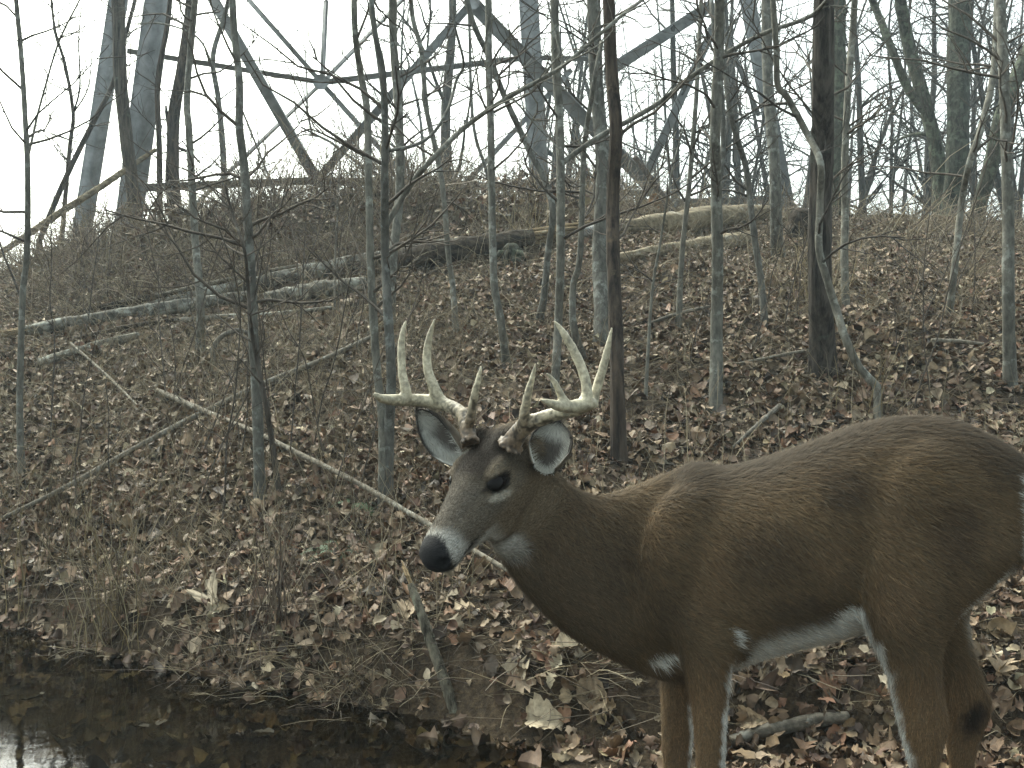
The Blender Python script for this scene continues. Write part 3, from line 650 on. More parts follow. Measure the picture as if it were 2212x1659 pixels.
# ------------------------------------------------------------------ trees
def twig_rec(B, p, d, Ln, r, depth, up=0.25, sides=4, spread=0.7):
    n = 5 if depth else 4
    pts = [np.array(p, float)]; dd = np.array(d, float)
    for k in range(n):
        dd = unit(dd + rng.normal(0, .17, 3) + np.array([0, 0, up * .12])); pts.append(pts[-1] + dd * Ln / n)
    pts = np.array(pts); rad = r * np.linspace(1, .35, n + 1)
    B.tube(pts, rad, sides if depth else 3, cap=False)
    if depth:
        for k in range(rng.integers(3, 6)):
            t = rng.uniform(.2, 1.0); i = min(int(t * n), n - 1); q = pts[i] + (pts[i + 1] - pts[i]) * (t * n - i)
            ax = unit(pts[i + 1] - pts[i]); s = unit(np.cross(ax, rng.normal(0, 1, 3)))
            twig_rec(B, q, unit(ax * .75 + s * spread + np.array([0, 0, up * .3])), Ln * rng.uniform(.3, .6), r * rng.uniform(.4, .6), depth - 1, up, max(3, sides - 1), spread)
def stem_path(pts2d, d, jit=.012, n=None):
    """pixels (u,v,width) on a standing stem at distance d, with a depth of its own at every point"""
    w = 0.0; A = []
    for k, (u, v, wd) in enumerate(pts2d):
        dk = d * (1 + w); A.append(np.r_[P(u, v, dk), wd * dk / F / 2]); w += rng.normal(0, jit)
    A = spline(np.array(A), n or 8 * len(pts2d)); return A[:, :3], A[:, 3]
SP, RO, MO, DK = M['sapling'], M['rough'], M['moss'], M['dark']
def tree(name, label, pts, w0, w1, mat, d=None, twigs=8, tl=(.25, .8), limbs=(), group=None, tmin=.35, wob=.05, cat='tree', flare=1.25, tdepth=1, bd=0):
    b0 = hit(*pts[0]) if d is None else None
    if d is None:
        d = b0[1]
    p0 = P(*pts[0], d); n = len(pts)
    P2 = [(u, v, w0 + (w1 - w0) * (k / (n - 1))) for k, (u, v) in enumerate(pts)]
    p, r = stem_path(P2, d)
    base = np.array([p[0][0], p[0][1], min(p[0][2], gz(p[0][0], p[0][1]))])
    # run the foot into the ground
    k = 0.10 + max(0, p[0][2] - base[2]); p = np.vstack([[p[0][0], p[0][1], base[2] - .12], p]); r = np.r_[r[0] * 1.15, r]
    z = p[:, 2] - base[2]; r = r * (1 + (flare - 1) * np.exp(-np.clip(z, 0, None) / .12)) * (1 + wob * 1.2 * (vnoise(np.c_[z * 5, z * 0 + base[0] * 7, z * 0], 31) - .5))
    e = empty(name, base, label, cat, group)
    big = mat in (RO, MO, DK) and w0 > 20
    if big: A4 = spline(np.c_[p, r], 90); p4, r4 = A4[:, :3], A4[:, 3]
    else: p4, r4 = p, r
    B = MB(); B.tube(p4, r4, 40 if big else (14 if w0 > 20 else 9), wob=.02 if big else wob, ridge=.11 if mat is RO else (.08 if big else 0)); B.build('trunk', mat, e, origin=base)
    for lb in limbs:
        lp, (wa, wb_) = lb[0], lb[1]; q = [(u, v, wa + (wb_ - wa) * k / (len(lp) - 1)) for k, (u, v) in enumerate(lp)]
        lpth, lr = stem_path(q, d, .02); j = np.argmin(np.linalg.norm(p - lpth[0], axis=1)); lpth = lpth + (p[j] - lpth[0]) * np.exp(-np.linspace(0, 6, len(lpth)))[:, None]
        B = MB(); B.tube(lpth, lr, 8, wob=.05)
        for q_ in range(lb[2] if len(lb) > 2 else 5):
            i = rng.integers(len(lpth) // 4, len(lpth) - 1); ax = unit(lpth[i + 1] - lpth[i]); s = unit(np.cross(ax, rng.normal(0, 1, 3)))
            twig_rec(B, lpth[i], unit(ax * .6 + s * .8 + ZUP * .3), rng.uniform(.2, .7), lr[i] * .35 + .0012, 1)
        B.build('limb', mat, e, origin=base)
    if twigs:
        B = MB(); zt = z / z.max()
        for q_ in range(twigs):
            t = rng.uniform(tmin, .98); i = min(np.searchsorted(zt, t), len(p) - 2)
            s = unit(np.r_[rng.normal(0, 1, 2), 0]); twig_rec(B, p[i], unit(s + ZUP * rng.uniform(.2, .9)), rng.uniform(*tl), min(r[i] * .45, .008) + .001, tdepth)
        tag(B.build('twigs', M['twig'] if mat is not M['far'] else mat, e, origin=base), kind='stuff')
    return e
tree('sapling', 'slim grey sapling standing where the two crossed pale poles meet', [(562, 1088), (554, 835), (547, 718), (543, 601), (535, 480), (527, 355), (517, 274), (517, 176), (506, 70), (499, -60)], 24, 14, SP, twigs=14)
tree('sapling', 'thin dark crooked stem pressed against a slim grey sapling', [(603, 1072), (588, 960), (574, 874), (555, 777), (541, 698), (536, 620), (528, 540), (505, 470), (486, 400)], 13, 5, M['twig'], twigs=14, tl=(.15, .5), limbs=[([(536, 620), (552, 560), (575, 500), (584, 470)], (6, 2), 4), ([(541, 690), (560, 600), (572, 520)], (5, 2), 3)])
tree('sapling', 'grey sapling rising between the broken log and the arched branch', [(431, 773), (433, 660), (422, 523), (416, 422), (408, 281), (404, 211), (415, 70), (427, -50)], 18, 13, SP, twigs=10)
tree('sapling', 'thin grey sapling by itself at the left end of the ridge', [(47, 1030), (43, 874), (49, 640), (58, 553), (60, 387), (54, 246), (46, 123), (35, 0), (30, -60)], 15, 9, SP, twigs=10, limbs=[([(62, 370), (75, 290), (88, 228), (126, 95), (172, 0), (190, -40)], (6, 3), 9)])
tree('sapling', 'left stem of the clump of grey saplings beside the antlers', [(826, 1095), (826, 919), (815, 806), (806, 680), (800, 553), (796, 387), (793, 246), (779, 158), (767, 70), (764, -60)], 20, 13, SP, twigs=8)
tree('sapling', 'grey sapling with a long limb slanting up across the ridge', [(836, 1092), (840, 950), (845, 806), (838, 680), (832, 553), (831, 387), (832, 281), (826, 151), (810, 70), (796, -60)], 24, 11, SP, twigs=8,
     limbs=[([(831, 452), (888, 376), (937, 327), (1007, 267), (1088, 214), (1183, 162), (1236, 126), (1324, 49), (1387, 0), (1440, -40)], (13, 7), 12), ([(937, 327), (968, 306), (983, 246), (990, 176), (1004, 137), (983, 53), (978, -30)], (8, 5), 6)])
tree('sapling', 'straight grey sapling behind the clump beside the antlers', [(842, 700), (849, 553), (863, 422), (863, 281), (856, 176), (849, 70), (849, -60)], 20, 18, SP, twigs=8)
tree('sapling', 'slender leaning sapling between the long rotten log and the twin saplings', [(985, 722), (978, 620), (969, 553), (958, 422), (944, 334), (923, 246), (916, 176), (909, 105), (891, 35), (885, -50)], 13, 10, SP, twigs=8)
tree('sapling', 'upright grey sapling with a bent foot behind the brow tines', [(1096, 795), (1083, 700), (1068, 620), (1065, 553), (1062, 422), (1060, 281), (1056, 141), (1055, -60)], 17, 15, SP, twigs=8)
tree('sapling', 'sapling leaning left over the ridge with a pale band at its foot', [(1165, 692), (1175, 640), (1183, 553), (1194, 457), (1176, 387), (1148, 334), (1123, 281), (1088, 204), (1056, 123), (1021, 46), (1000, -40)], 15, 12, SP, twigs=8)
tree('sapling', 'grey sapling whose long limb slants across to the furrowed tree', [(1197, 862), (1202, 780), (1206, 700), (1211, 553), (1211, 351), (1208, 246), (1200, 105), (1197, -60)], 18, 19, SP, twigs=8,
     limbs=[([(1214, 352), (1288, 299), (1359, 260), (1429, 218), (1504, 158), (1592, 102), (1663, 67), (1743, 39), (1786, 0), (1815, -50)], (12, 8), 10)])
tree('sapling', 'short crooked stem between the two grey saplings', [(1264, 788), (1240, 710), (1238, 620), (1253, 553), (1260, 351), (1267, 281), (1285, 169), (1300, 90)], 17, 9, SP, twigs=9)
tree('tree', 'smooth grey trunk touching the dark peeling trunk', [(1303, 735), (1300, 640), (1296, 553), (1302, 351), (1288, 176), (1281, -60)], 36, 29, SP, twigs=7)
tree('tree', 'dark trunk with peeling furrowed bark rising behind the right antler', [(1338, 1003), (1334, 844), (1331, 731), (1324, 553), (1324, 422), (1331, 281), (1320, 141), (1313, -60)], 31, 26, DK, twigs=6, wob=.12)
tree('tree', 'straight pale grey young tree growing alone on open leaves', [(1546, 900), (1548, 700), (1550, 553), (1547, 400), (1545, 280), (1553, 100), (1555, -60)], 27, 21, SP, twigs=8, limbs=[([(1548, 420), (1562, 330), (1560, 220), (1552, 150), (1540, 40), (1535, -30)], (13, 9), 4)])
tree('tree', 'thick furrowed brown trunk with a bent stem growing across it', [(1777, 815), (1774, 700), (1772, 640), (1771, 470), (1776, 300), (1778, 176), (1780, -60)], 57, 42, RO, twigs=6, wob=.1, flare=1.3)
tree('tree', 'mossy trunk half hidden by the thick furrowed trunk', [(1806, 478), (1806, 350), (1810, 176), (1806, -60)], 38, 34, MO, d=12.6, twigs=6, wob=.08)
tree('sapling', 'bent bare stem kinked sideways near its foot above the deer', [(1897, 915), (1896, 846), (1888, 829), (1855, 792), (1826, 730), (1805, 664), (1785, 598), (1769, 535), (1772, 430), (1772, 351), (1743, 288), (1701, 211), (1680, 183), (1677, 105), (1666, -50)], 19, 13, SP, twigs=6, flare=1.0)
tree('tree', 'grey trunk standing at the end of the pale barkless log', [(1682, 562), (1677, 500), (1673, 351), (1659, 176), (1656, -60)], 27, 22, SP, twigs=8)
tree('sapling', 'crooked sapling leaning left in front of the barkless log', [(1653, 705), (1644, 606), (1627, 494), (1613, 369), (1592, 299), (1575, 228), (1564, 141), (1540, 35), (1528, -40)], 15, 11, SP, twigs=8)
tree('sapling', 'slim straight sapling right behind the thick furrowed trunk', [(1827, 668), (1824, 556), (1826, 453), (1824, 387), (1831, 211), (1842, 70), (1850, -60)], 17, 14, SP, twigs=8)
tree('sapling', 'sapling leaning right with its foot in open leaves', [(2049, 690), (2062, 577), (2077, 439), (2095, 351), (2123, 264), (2148, 141), (2156, -60)], 15, 14, SP, twigs=8)
tree('tree', 'straight grey trunk at the right end of the slope', [(2182, 838), (2178, 639), (2178, 473), (2176, 387), (2169, 176), (2158, -60)], 27, 21, SP, twigs=10)
tree('tree', 'largest dark mossy tree standing on the ridge', [(2050, 492), (2058, 440), (2067, 351), (2070, 211), (2070, 105), (2079, -70)], 44, 46, MO, d=14.5, twigs=16, tl=(.6, 1.8), wob=.09, flare=1.4, tdepth=2)
tree('tree', 'forked dark tree on the ridge beside the largest mossy one', [(2029, 492), (2026, 351), (2004, 246), (1961, 88), (1935, -60)], 32, 24, MO, d=14.8, twigs=16, tl=(.6, 1.6), wob=.09, tdepth=2, limbs=[([(2004, 250), (1960, 190), (1926, 105), (1884, 0), (1860, -60)], (20, 14), 12), ([(2012, 290), (1980, 288), (1945, 300), (1920, 320)], (9, 4), 5)])
tree('tree', 'dark mossy trunk leaning right away from the largest tree', [(2100, 492), (2137, 369), (2165, 246), (2207, 141), (2260, 30)], 30, 30, MO, d=14.2, twigs=12, tl=(.6, 1.6), wob=.09, tdepth=2)
tree('tree', 'bare brown tree in front of the near pylon leg', [(294, 540), (288, 422), (271, 281), (260, 176), (257, 70), (253, -60)], 28, 27, RO, d=12.8, twigs=8, wob=.09)
tree('tree', 'broken dark snag tree between the pylon leg and the ridge saplings', [(384, 505), (373, 400), (373, 334), (376, 246), (394, 141), (408, 40), (412, -50)], 32, 17, DK, d=13.0, twigs=8, wob=.12, limbs=[([(372, 290), (362, 255), (358, 228)], (16, 4), 0), ([(376, 320), (410, 330), (432, 352)], (8, 4), 2)])
tree('sapling', 'thin dark tree touching the near pylon leg', [(346, 505), (344, 316), (341, 176), (362, 53), (372, -60)], 13, 10, DK, d=12.9, twigs=8)
tree('sapling', 'forking thin sapling on the ridge before the big steel brace', [(490, 520), (481, 316), (471, 211), (460, 123), (485, 35), (506, -50)], 14, 9, SP, d=12.0, twigs=8, limbs=[([(462, 130), (436, 85), (395, 62), (340, 50), (290, 52)], (5, 3), 4)])
tree('sapling', 'slanting dark stem crossing the far pylon leg', [(85, 520), (141, 387), (193, 281), (243, 183), (268, 90), (300, -30)], 13, 8, DK, d=13.2, twigs=10)
tree('sapling', 'twiggy dark sapling at the left of the pylon', [(133, 520), (151, 316), (158, 246), (141, 141), (118, 60), (108, -40)], 10, 5, DK, d=13.2, twigs=16, tl=(.3, .9), limbs=[([(156, 250), (172, 190), (170, 90), (176, 10)], (5, 2), 6), ([(158, 246), (190, 190), (200, 100)], (4, 2), 6)])
tree('sapling', 'very thin sapling between the brow tines and the ridge', [(1060, 560), (1056, 397), (1028, 299), (1018, 211), (1014, 60), (1010, -40)], 8, 6, SP, d=11.5, twigs=8)
tree('sapling', 'thin sapling standing just left of the straight pale young tree', [(1466, 705), (1473, 553), (1490, 387), (1504, 211), (1515, 0), (1518, -50)], 13, 8, SP, twigs=8)
tree('sapling', 'whip thin sapling beside the dark peeling trunk', [(1394, 865), (1408, 639), (1428, 515), (1450, 380), (1480, 260)], 8, 3, SP, twigs=8, tl=(.15, .5))
tree('sapling', 'thin dead stem leaning over the short grey log', [(680, 628), (652, 555), (620, 480), (560, 330), (520, 230)], 7, 4, M['stick'], d=11.0, twigs=3)
tree('sapling', 'dead pale stem standing before the rotten log', [(723, 668), (724, 560), (728, 470), (735, 330)], 6, 3, M['stick'], twigs=2)

# bare woods beyond the ridge
far_i = 0
def far_tree(x, y, ht, r, lean=0, nl=9, dens=1.0):
    base = np.array([x, y, gz(x, y)]); g = 'bare trees beyond the ridge'
    e = empty('bare_tree', base, 'bare grey tree with fine crossing twigs beyond the ridge', 'tree', g)
    n = 7; pts = [base - ZUP * .2]; d = unit(np.array([lean, rng.normal(0, .06), 1]))
    for k in range(n): d = unit(d + rng.normal(0, .06, 3) + ZUP * .02); pts.append(pts[-1] + d * ht / n)
    pts = spline(np.array(pts), 22); rad = r * np.linspace(1, .18, 22)
    B = MB(); B.tube(pts, rad, 7, wob=.05); B.build('trunk', M['far'], e, origin=base)
    B = MB()
    for k in range(nl):
        t = rng.uniform(.12, .95); i = int(t * 20); s = unit(np.r_[rng.normal(0, 1, 2), 0])
        twig_rec(B, pts[i], unit(s + ZUP * rng.uniform(.3, 1.1)), ht * rng.uniform(.14, .30) * (1.1 - .5 * t), rad[i] * .42 + .004, 2, sides=4, spread=.8)
    tag(B.build('crown', M['far'], e, origin=base), kind='stuff')
for k in range(84):
    y = rng.uniform(18, 36); u = rng.uniform(860, 2330) if k < 78 else rng.uniform(-60, 180)
    if k > 40 and k < 78: u = rng.uniform(1350, 2330)
    x = (u - CX) / F * y
    far_tree(x, y, rng.uniform(4.5, 11) if k < 78 else rng.uniform(2.5, 4), rng.uniform(.035, .11) if k < 78 else .03, rng.normal(0, .10), rng.integers(9, 15))

# ------------------------------------------------------------------ fallen timber
def lie(pts, lift=0.5):
    """pixels (u,v,width) of something lying on the slope -> points resting on it"""
    A = []
    for u, v, w in pts:
        h = hit(u, v); r = w * (1.12 if w > 13 else 1.0) * h[1] / F / 2; A.append(np.r_[h[0], h[1], h[2] + r * lift * 2 + .01, r])
    return np.array(A)
def log(name, label, pts, mat, lift=.5, wob=.08, cat='log', ends=None, sides=14, twigs=0, group=None, stiff=True):
    A = lie(pts, lift)
    n = 10 * len(pts)
    if stiff and len(pts) > 2:      # a log is straight: bend only a little towards the slope
        t = np.linspace(0, 1, len(A))[:, None]; fit = np.polyfit(t[:, 0], A, 1); line = t * fit[0] + fit[1]
        kf = .85 if cat == 'log' else .45; A[:, :3] = line[:, :3] * kf + A[:, :3] * (1 - kf)
    A = spline(A, n); p, r = A[:, :3], A[:, 3] * (1 + .25 * (vnoise(np.c_[np.arange(n) * .35, np.zeros(n) + pts[0][0], np.zeros(n)], 41) - .5))
    c = p[len(p) // 2]; base = np.array([c[0], c[1], gz(c[0], c[1])])
    e = empty(name, base, label, cat, group)
    B = MB(); B.tube(p, r, 22 if sides > 10 else sides, wob=wob * .5, ridge=.14 if sides > 10 else .05)
    for k in range(twigs):
        i = rng.integers(2, n - 2); s = unit(np.cross(p[i + 1] - p[i], rng.normal(0, 1, 3))); twig_rec(B, p[i], unit(s + ZUP * .6), rng.uniform(.1, .3), r[i] * .3, 0)
    B.build('wood', mat, e, origin=base)
    for side in (ends or ''):
        B = MB(); q, d = (p[0], unit(p[0] - p[2])) if side == 'L' else (p[-1], unit(p[-1] - p[-3])); rr = r[0] if side == 'L' else r[-1]
        for k in range(16):
            a = rng.uniform(0, 6.28); o = unit(np.cross(d, ZUP)) * math.cos(a) * rr * rng.uniform(.2, .85) + ZUP * math.sin(a) * rr * rng.uniform(.2, .85)
            Lq = rng.uniform(.1, .62); B.tube(np.array([q + o - d * .2, q + o + d * Lq * .5, q + o * .9 + d * Lq]), [rr * .38, rr * .26, .004], 5, wob=.2)
        B.build('splintered_end', M['splinter'], e, origin=base)
    return e
log('fallen_log', 'fallen log with lichen and a splintered yellow end', [(60, 735, 20), (137, 718, 26), (234, 706, 28), (332, 689, 28), (440, 672, 26), (560, 655, 20)], M['log'], ends='L', lift=.6)
log('fallen_log', 'long pale grey log lying topmost on the timber pile', [(270, 686, 9), (406, 656, 18), (547, 641, 24), (625, 630, 27), (742, 604, 30), (830, 590, 30)], M['log'], lift=.9)
log('fallen_log', 'dark rotten log pointing at the mossy stump', [(825, 594, 36), (900, 582, 42), (1000, 562, 44), (1100, 545, 42), (1135, 540, 34)], M['dark_log'], ends='R')
log('fallen_log', 'short lichen covered log under the long pale one', [(575, 668, 24), (640, 660, 32), (720, 648, 32), (790, 637, 26)], M['log'], lift=.7)
log('fallen_log', 'thin dark log uphill of the timber pile', [(156, 682, 10), (270, 668, 14), (351, 652, 15), (508, 613, 13), (560, 600, 9)], M['dark_log'])
log('fallen_log', 'half buried log below the splintered one', [(86, 800, 15), (150, 780, 18), (234, 753, 19), (300, 738, 13)], M['log'], lift=.6)
log('fallen_log', 'thick barkless tan log near the upturned root', [(1345, 516, 27), (1400, 508, 32), (1503, 496, 38), (1580, 490, 38), (1662, 486, 30)], M['pale_log'], lift=.6, sides=16)
log('fallen_log', 'slimmer tan log lying downhill of the barkless log', [(1335, 572, 16), (1400, 561, 22), (1482, 548, 25), (1560, 537, 27), (1622, 530, 20)], M['pale_log'])
log('fallen_log', 'short white stub of a birch beside the smooth grey trunk', [(1256, 524, 20), (1268, 522, 21), (1286, 520, 21)], M['birch'], lift=.8)
log('fallen_branch', 'grey stick lying on top of the lichen covered log', [(330, 672, 8), (480, 640, 9), (600, 612, 8), (700, 590, 6)], M['stick'], cat='branch', sides=7, lift=3.5)
log('fallen_branch', 'broken dark stick poking out between the timber pile and the half buried log', [(180, 742, 9), (300, 716, 11), (420, 700, 9)], M['dark_log'], cat='branch', sides=8, lift=1.2)
log('fallen_branch', 'pale broken stick below the short lichen covered log', [(380, 705, 10), (470, 700, 12), (600, 694, 11), (720, 676, 8)], M['log'], cat='branch', sides=8, lift=1.0)
log('fallen_branch', 'thin stick slanting downhill from the splintered log', [(150, 760, 5), (230, 830, 6), (300, 900, 5)], M['stick'], cat='branch', sides=6, lift=3)
log('fallen_pole', 'long pole slanting down from the saplings to the pond reeds', [(20, 1150, 10), (148, 1088, 12), (312, 988, 13), (426, 925, 13), (555, 863, 12), (703, 808, 11), (805, 755, 9)], M['stick'], cat='pole', sides=9, twigs=3, lift=2.4)
log('fallen_pole', 'dark pole lying alongside the longer pale one', [(560, 866, 7), (640, 826, 10), (720, 786, 10), (792, 748, 8)], M['dark_log'], cat='pole', sides=8, lift=1.8)
log('fallen_pole', 'pale pole crossing the other one and passing behind the muzzle', [(312, 870, 11), (430, 921, 12), (586, 976, 11), (664, 1019, 12), (801, 1085, 12), (920, 1160, 11), (1000, 1215, 10), (1082, 1270, 9)], M['stick'], cat='pole', sides=9, lift=2.6, twigs=2)
log('fallen_branch', 'brown branch lying above the back of the deer', [(1586, 978, 6), (1630, 945, 10), (1685, 900, 12)], M['stick'], cat='branch', sides=8, lift=1.6)
log('fallen_branch', 'curved branch resting beside the foot of the kinked stem', [(1673, 954, 8), (1735, 931, 11), (1800, 922, 10), (1867, 912, 9)], M['stick'], cat='branch', sides=8, stiff=False)
log('fallen_branch', 'straight grey stick leading to the thick furrowed trunk', [(1553, 813, 7), (1650, 797, 8), (1743, 778, 7)], M['stick'], cat='branch', sides=7, lift=2.2)
log('fallen_branch', 'thin forked stick near the straight pale young tree', [(1400, 715, 5), (1449, 701, 8), (1536, 682, 7)], M['stick'], cat='branch', sides=7, lift=2.2)
log('fallen_branch', 'short grey stick near the trunk at the end of the slope', [(2012, 759, 9), (2070, 763, 10), (2124, 766, 8)], M['stick'], cat='branch', sides=7, lift=2.2)
log('fallen_branch', 'thick bare branch on the ground behind the forelegs', [(1580, 1628, 22), (1640, 1612, 27), (1701, 1597, 28), (1770, 1588, 27), (1832, 1580, 22)], M['stick'], cat='branch', sides=12, stiff=False)
log('fallen_branch', 'thin straight stick lying under the belly', [(1690, 1429, 5), (1750, 1482, 6), (1813, 1538, 6)], M['stick'], cat='branch', sides=6)
log('fallen_branch', 'thin grey limb lying on the brush at the ridge', [(881, 470, 9), (944, 476, 10), (1007, 484, 10), (1110, 496, 8)], M['stick'], cat='branch', sides=7, lift=3.0)
log('fallen_branch', 'pale limb lying uphill of the dark rotten log', [(862, 552, 8), (958, 534, 11), (1030, 532, 10), (1095, 534, 9)], M['log'], cat='branch', sides=7, lift=1.2)
log('fallen_branch', 'small stick lying near the fern', [(640, 920, 5), (700, 960, 5), (755, 1010, 4)], M['stick'], cat='branch', sides=6)
def free(name, label, pts, mat, cat, d=None, sides=9, wob=.08, ends=False, sink=.08):
    """a bent or leaning piece: foot on the ground, the rest standing at its own distance"""
    h = hit(*pts[0][:2]); d0 = h[1]; A = []
    for k, (u, v, w) in enumerate(pts): dk = d0 + (d or 0) * k / (len(pts) - 1); A.append(np.r_[P(u, v, dk), w * dk / F / 2])
    A = spline(np.array(A), 10 * len(pts)); p, r = A[:, :3], A[:, 3]; p = np.vstack([p[0] - unit(p[1] - p[0]) * sink, p]); r = np.r_[r[0], r]
    e = empty(name, h, label, cat); B = MB(); B.tube(p, r, sides, wob=wob); B.build('wood', mat, e, origin=h)
    if ends:
        B = MB(); dd = unit(p[-1] - p[-4])
        for k in range(9):
            o = rng.normal(0, 1, 3) * r[-1] * .4; B.tube(np.array([p[-1] + o - dd * .05, p[-1] + o + dd * rng.uniform(.02, .09)]), [r[-1] * .35, .002], 5, wob=.2)
        B.build('splintered_end', M['splinter'], e, origin=h)
free('arched_branch', 'smooth branch arching out of the leaves below the timber pile', [(461, 800, 12), (461, 753, 11), (480, 726, 11), (512, 714, 11), (540, 720, 9)], M['stick'], 'branch')
free('rotten_stake', 'weathered stake leaning out of the pond edge under the muzzle', [(985, 1548, 23), (960, 1470, 24), (935, 1400, 23), (905, 1310, 20), (886, 1262, 15)], M['stake'], 'stake', d=.12, sides=12, wob=.12, ends=True, sink=.15)
free('leaning_dead_tree', 'dead barkless trunk leaning across the feet of the pylon', [(14, 538, 13), (123, 464, 15), (211, 408, 14), (274, 365, 13), (337, 323, 9)], M['pale_log'], 'log', d=.8, sides=10, sink=.4)
free('leaning_branch', 'dark dead limb leaning from the barkless log to the pylon', [(1462, 476, 17), (1440, 440, 16), (1405, 385, 14), (1372, 340, 12)], M['dark'], 'branch', d=.5)
# mossy stump and upturned root
def stump(name, label, u, v, w, h, mat, leanx=0):
    b0 = hit(u, v); s = b0[1] / F; e = empty(name, b0, label, 'stump'); n = 26
    B = MB(); zz = np.linspace(-.08, h * s, 9); pts = np.stack([b0[0] + leanx * s * np.linspace(0, 1, 9), np.full(9, b0[1]), b0[2] + zz], 1)
    B.tube(pts, w * s / 2 * np.array([1.5, 1.3, 1.12, 1.0, .98, .95, .9, .8, .45]), n, wob=.16); B.build('wood', mat, e, origin=b0)
    B = MB()
    for k in range(9):
        a = rng.uniform(0, 6.28); dv = np.array([math.cos(a), math.sin(a), 0]); p0 = b0 + dv * w * s * .3 + ZUP * .05
        B.tube(np.array([p0, p0 + dv * w * s * .5 + ZUP * .0, p0 + dv * w * s * .9 - ZUP * .08]), [w * s * .16, w * s * .11, w * s * .05], 6, wob=.15)
    B.build('root', mat, e, origin=b0)
stump('stump', 'dark mossy stump at the end of the rotten log', 1105, 560, 42, 34, M['moss'])
stump('root_plate', 'dark upturned root at the end of the barkless log', 1722, 506, 54, 54, M['dark_log'], 12)
# ------------------------------------------------------------------ leaves, stalks, brush
def leaf_template(st, lobes, seed, curl, fold):
    r_ = np.random.default_rng(seed); t = np.linspace(0, 1, st)
    env = np.sin(np.pi * np.clip(t, 0.01, .99) ** .8) ** .7
    if lobes: env = env * (0.62 + .38 * np.cos(2 * np.pi * lobes * t + r_.uniform(0, 1)))
    env[0] = .02; env[-1] = .03
    wl_, wr = env * r_.uniform(.30, .46) * r_.uniform(.85, 1.15, st), env * r_.uniform(.30, .46) * r_.uniform(.85, 1.15, st)
    ang = curl * (t - .4); x = np.cumsum(np.cos(ang)) / st; z = np.cumsum(np.sin(ang)) / st
    y0 = .05 * np.sin(t * 3 + seed); rows = []
    for sgn, w in ((-1, wl_), (0, 0 * t), (1, wr)):
        fz = np.abs(w) * fold + r_.normal(0, .05, st) * (sgn != 0)
        rows.append(np.stack([x - .5 - .12 * np.abs(w) * (sgn != 0), y0 + sgn * w, z + fz - z.mean()], 1))
    V = np.stack(rows, 1).reshape(-1, 3)
    q = []
    for i in range(st - 1):
        for j in (0, 1): a = i * 3 + j; q += [(a, a + 1, a + 4), (a, a + 4, a + 3)]
    return V, np.array(q)
near_t = [leaf_template(9, [0, 3, 4, 0, 3.5, 0][k % 6], 100 + k, rng.uniform(-3.2, 4.0), rng.uniform(-.6, 1.5)) for k in range(18)]
far_t = [leaf_template(5, 0, 200 + k, rng.uniform(-3.0, 3.6), rng.uniform(-.5, 1.5)) for k in range(14)]
vfar_t = [leaf_template(3, 0, 250 + k, rng.uniform(-2.0, 2.6), rng.uniform(-.4, 1.2)) for k in range(10)]
PAL = np.array([(.190, .130, .078), (.134, .088, .054), (.25, .19, .122), (.086, .054, .034), (.33, .275, .19), (.150, .083, .047), (.055, .040, .028), (.205, .155, .10)])
PW = np.array([.22, .22, .11, .14, .04, .10, .08, .09]); PW = PW / PW.sum()
def rotm(n, yaw, tilt_ax, tilt):
    z = unit(n + np.stack([np.cos(tilt_ax) * tilt, np.sin(tilt_ax) * tilt, 0 * tilt], 1))
    x = np.stack([np.cos(yaw), np.sin(yaw), 0 * yaw], 1); x = unit(x - z * np.sum(x * z, 1, keepdims=True)); y = np.cross(z, x)
    return np.stack([x, y, z], 2)
def frustum_points(n, d0, d1, power=1.0, umin=-480, umax=2700):
    d = (d0 ** (2 - power) + rng.random(n) * (d1 ** (2 - power) - d0 ** (2 - power))) ** (1 / (2 - power))
    u = rng.uniform(umin, umax, n); return (u - CX) / F * d, d
def strew(B, tmpl, x, y, size, lift=(0.0, .03), tilt=.45, pal=PAL, pw=PW, dark=None, zmin=None):
    n = len(x); z = gz(x, y); nr = gnorm(x, y)
    Rm = rotm(nr, rng.uniform(0, 6.283, n), rng.uniform(0, 6.283, n), np.abs(rng.normal(0, tilt, n)))
    sc = size * rng.uniform(.55, 1.0, n) * np.where(rng.random(n) < .15, 1.7, 1.1); pos = np.stack([x, y, z + rng.uniform(*lift, n)], 1)
    ci = rng.choice(len(pal), n, p=pw); C = pal[ci] * rng.uniform(.6, 1.25, (n, 1)) * (1 + rng.normal(0, .03, (n, 3)))
    if dark is not None: C = C * dark[:, None]
    k = rng.integers(0, len(tmpl), n)
    for t in range(len(tmpl)):
        I = np.nonzero(k == t)[0]; V, T = tmpl[t]
        if not len(I): continue
        W = np.einsum('nij,vj->nvi', Rm[I], V) * sc[I][:, None, None] + pos[I][:, None]
        tr_ = (T[None] + (np.arange(len(I)) * len(V))[:, None, None]).reshape(-1, 3)
        B.add(W.reshape(-1, 3), tr_, None, np.repeat(np.clip(C[I], .01, .8), len(V), axis=0))
def dry(x, y): return y - np.interp(x, SX, SY)
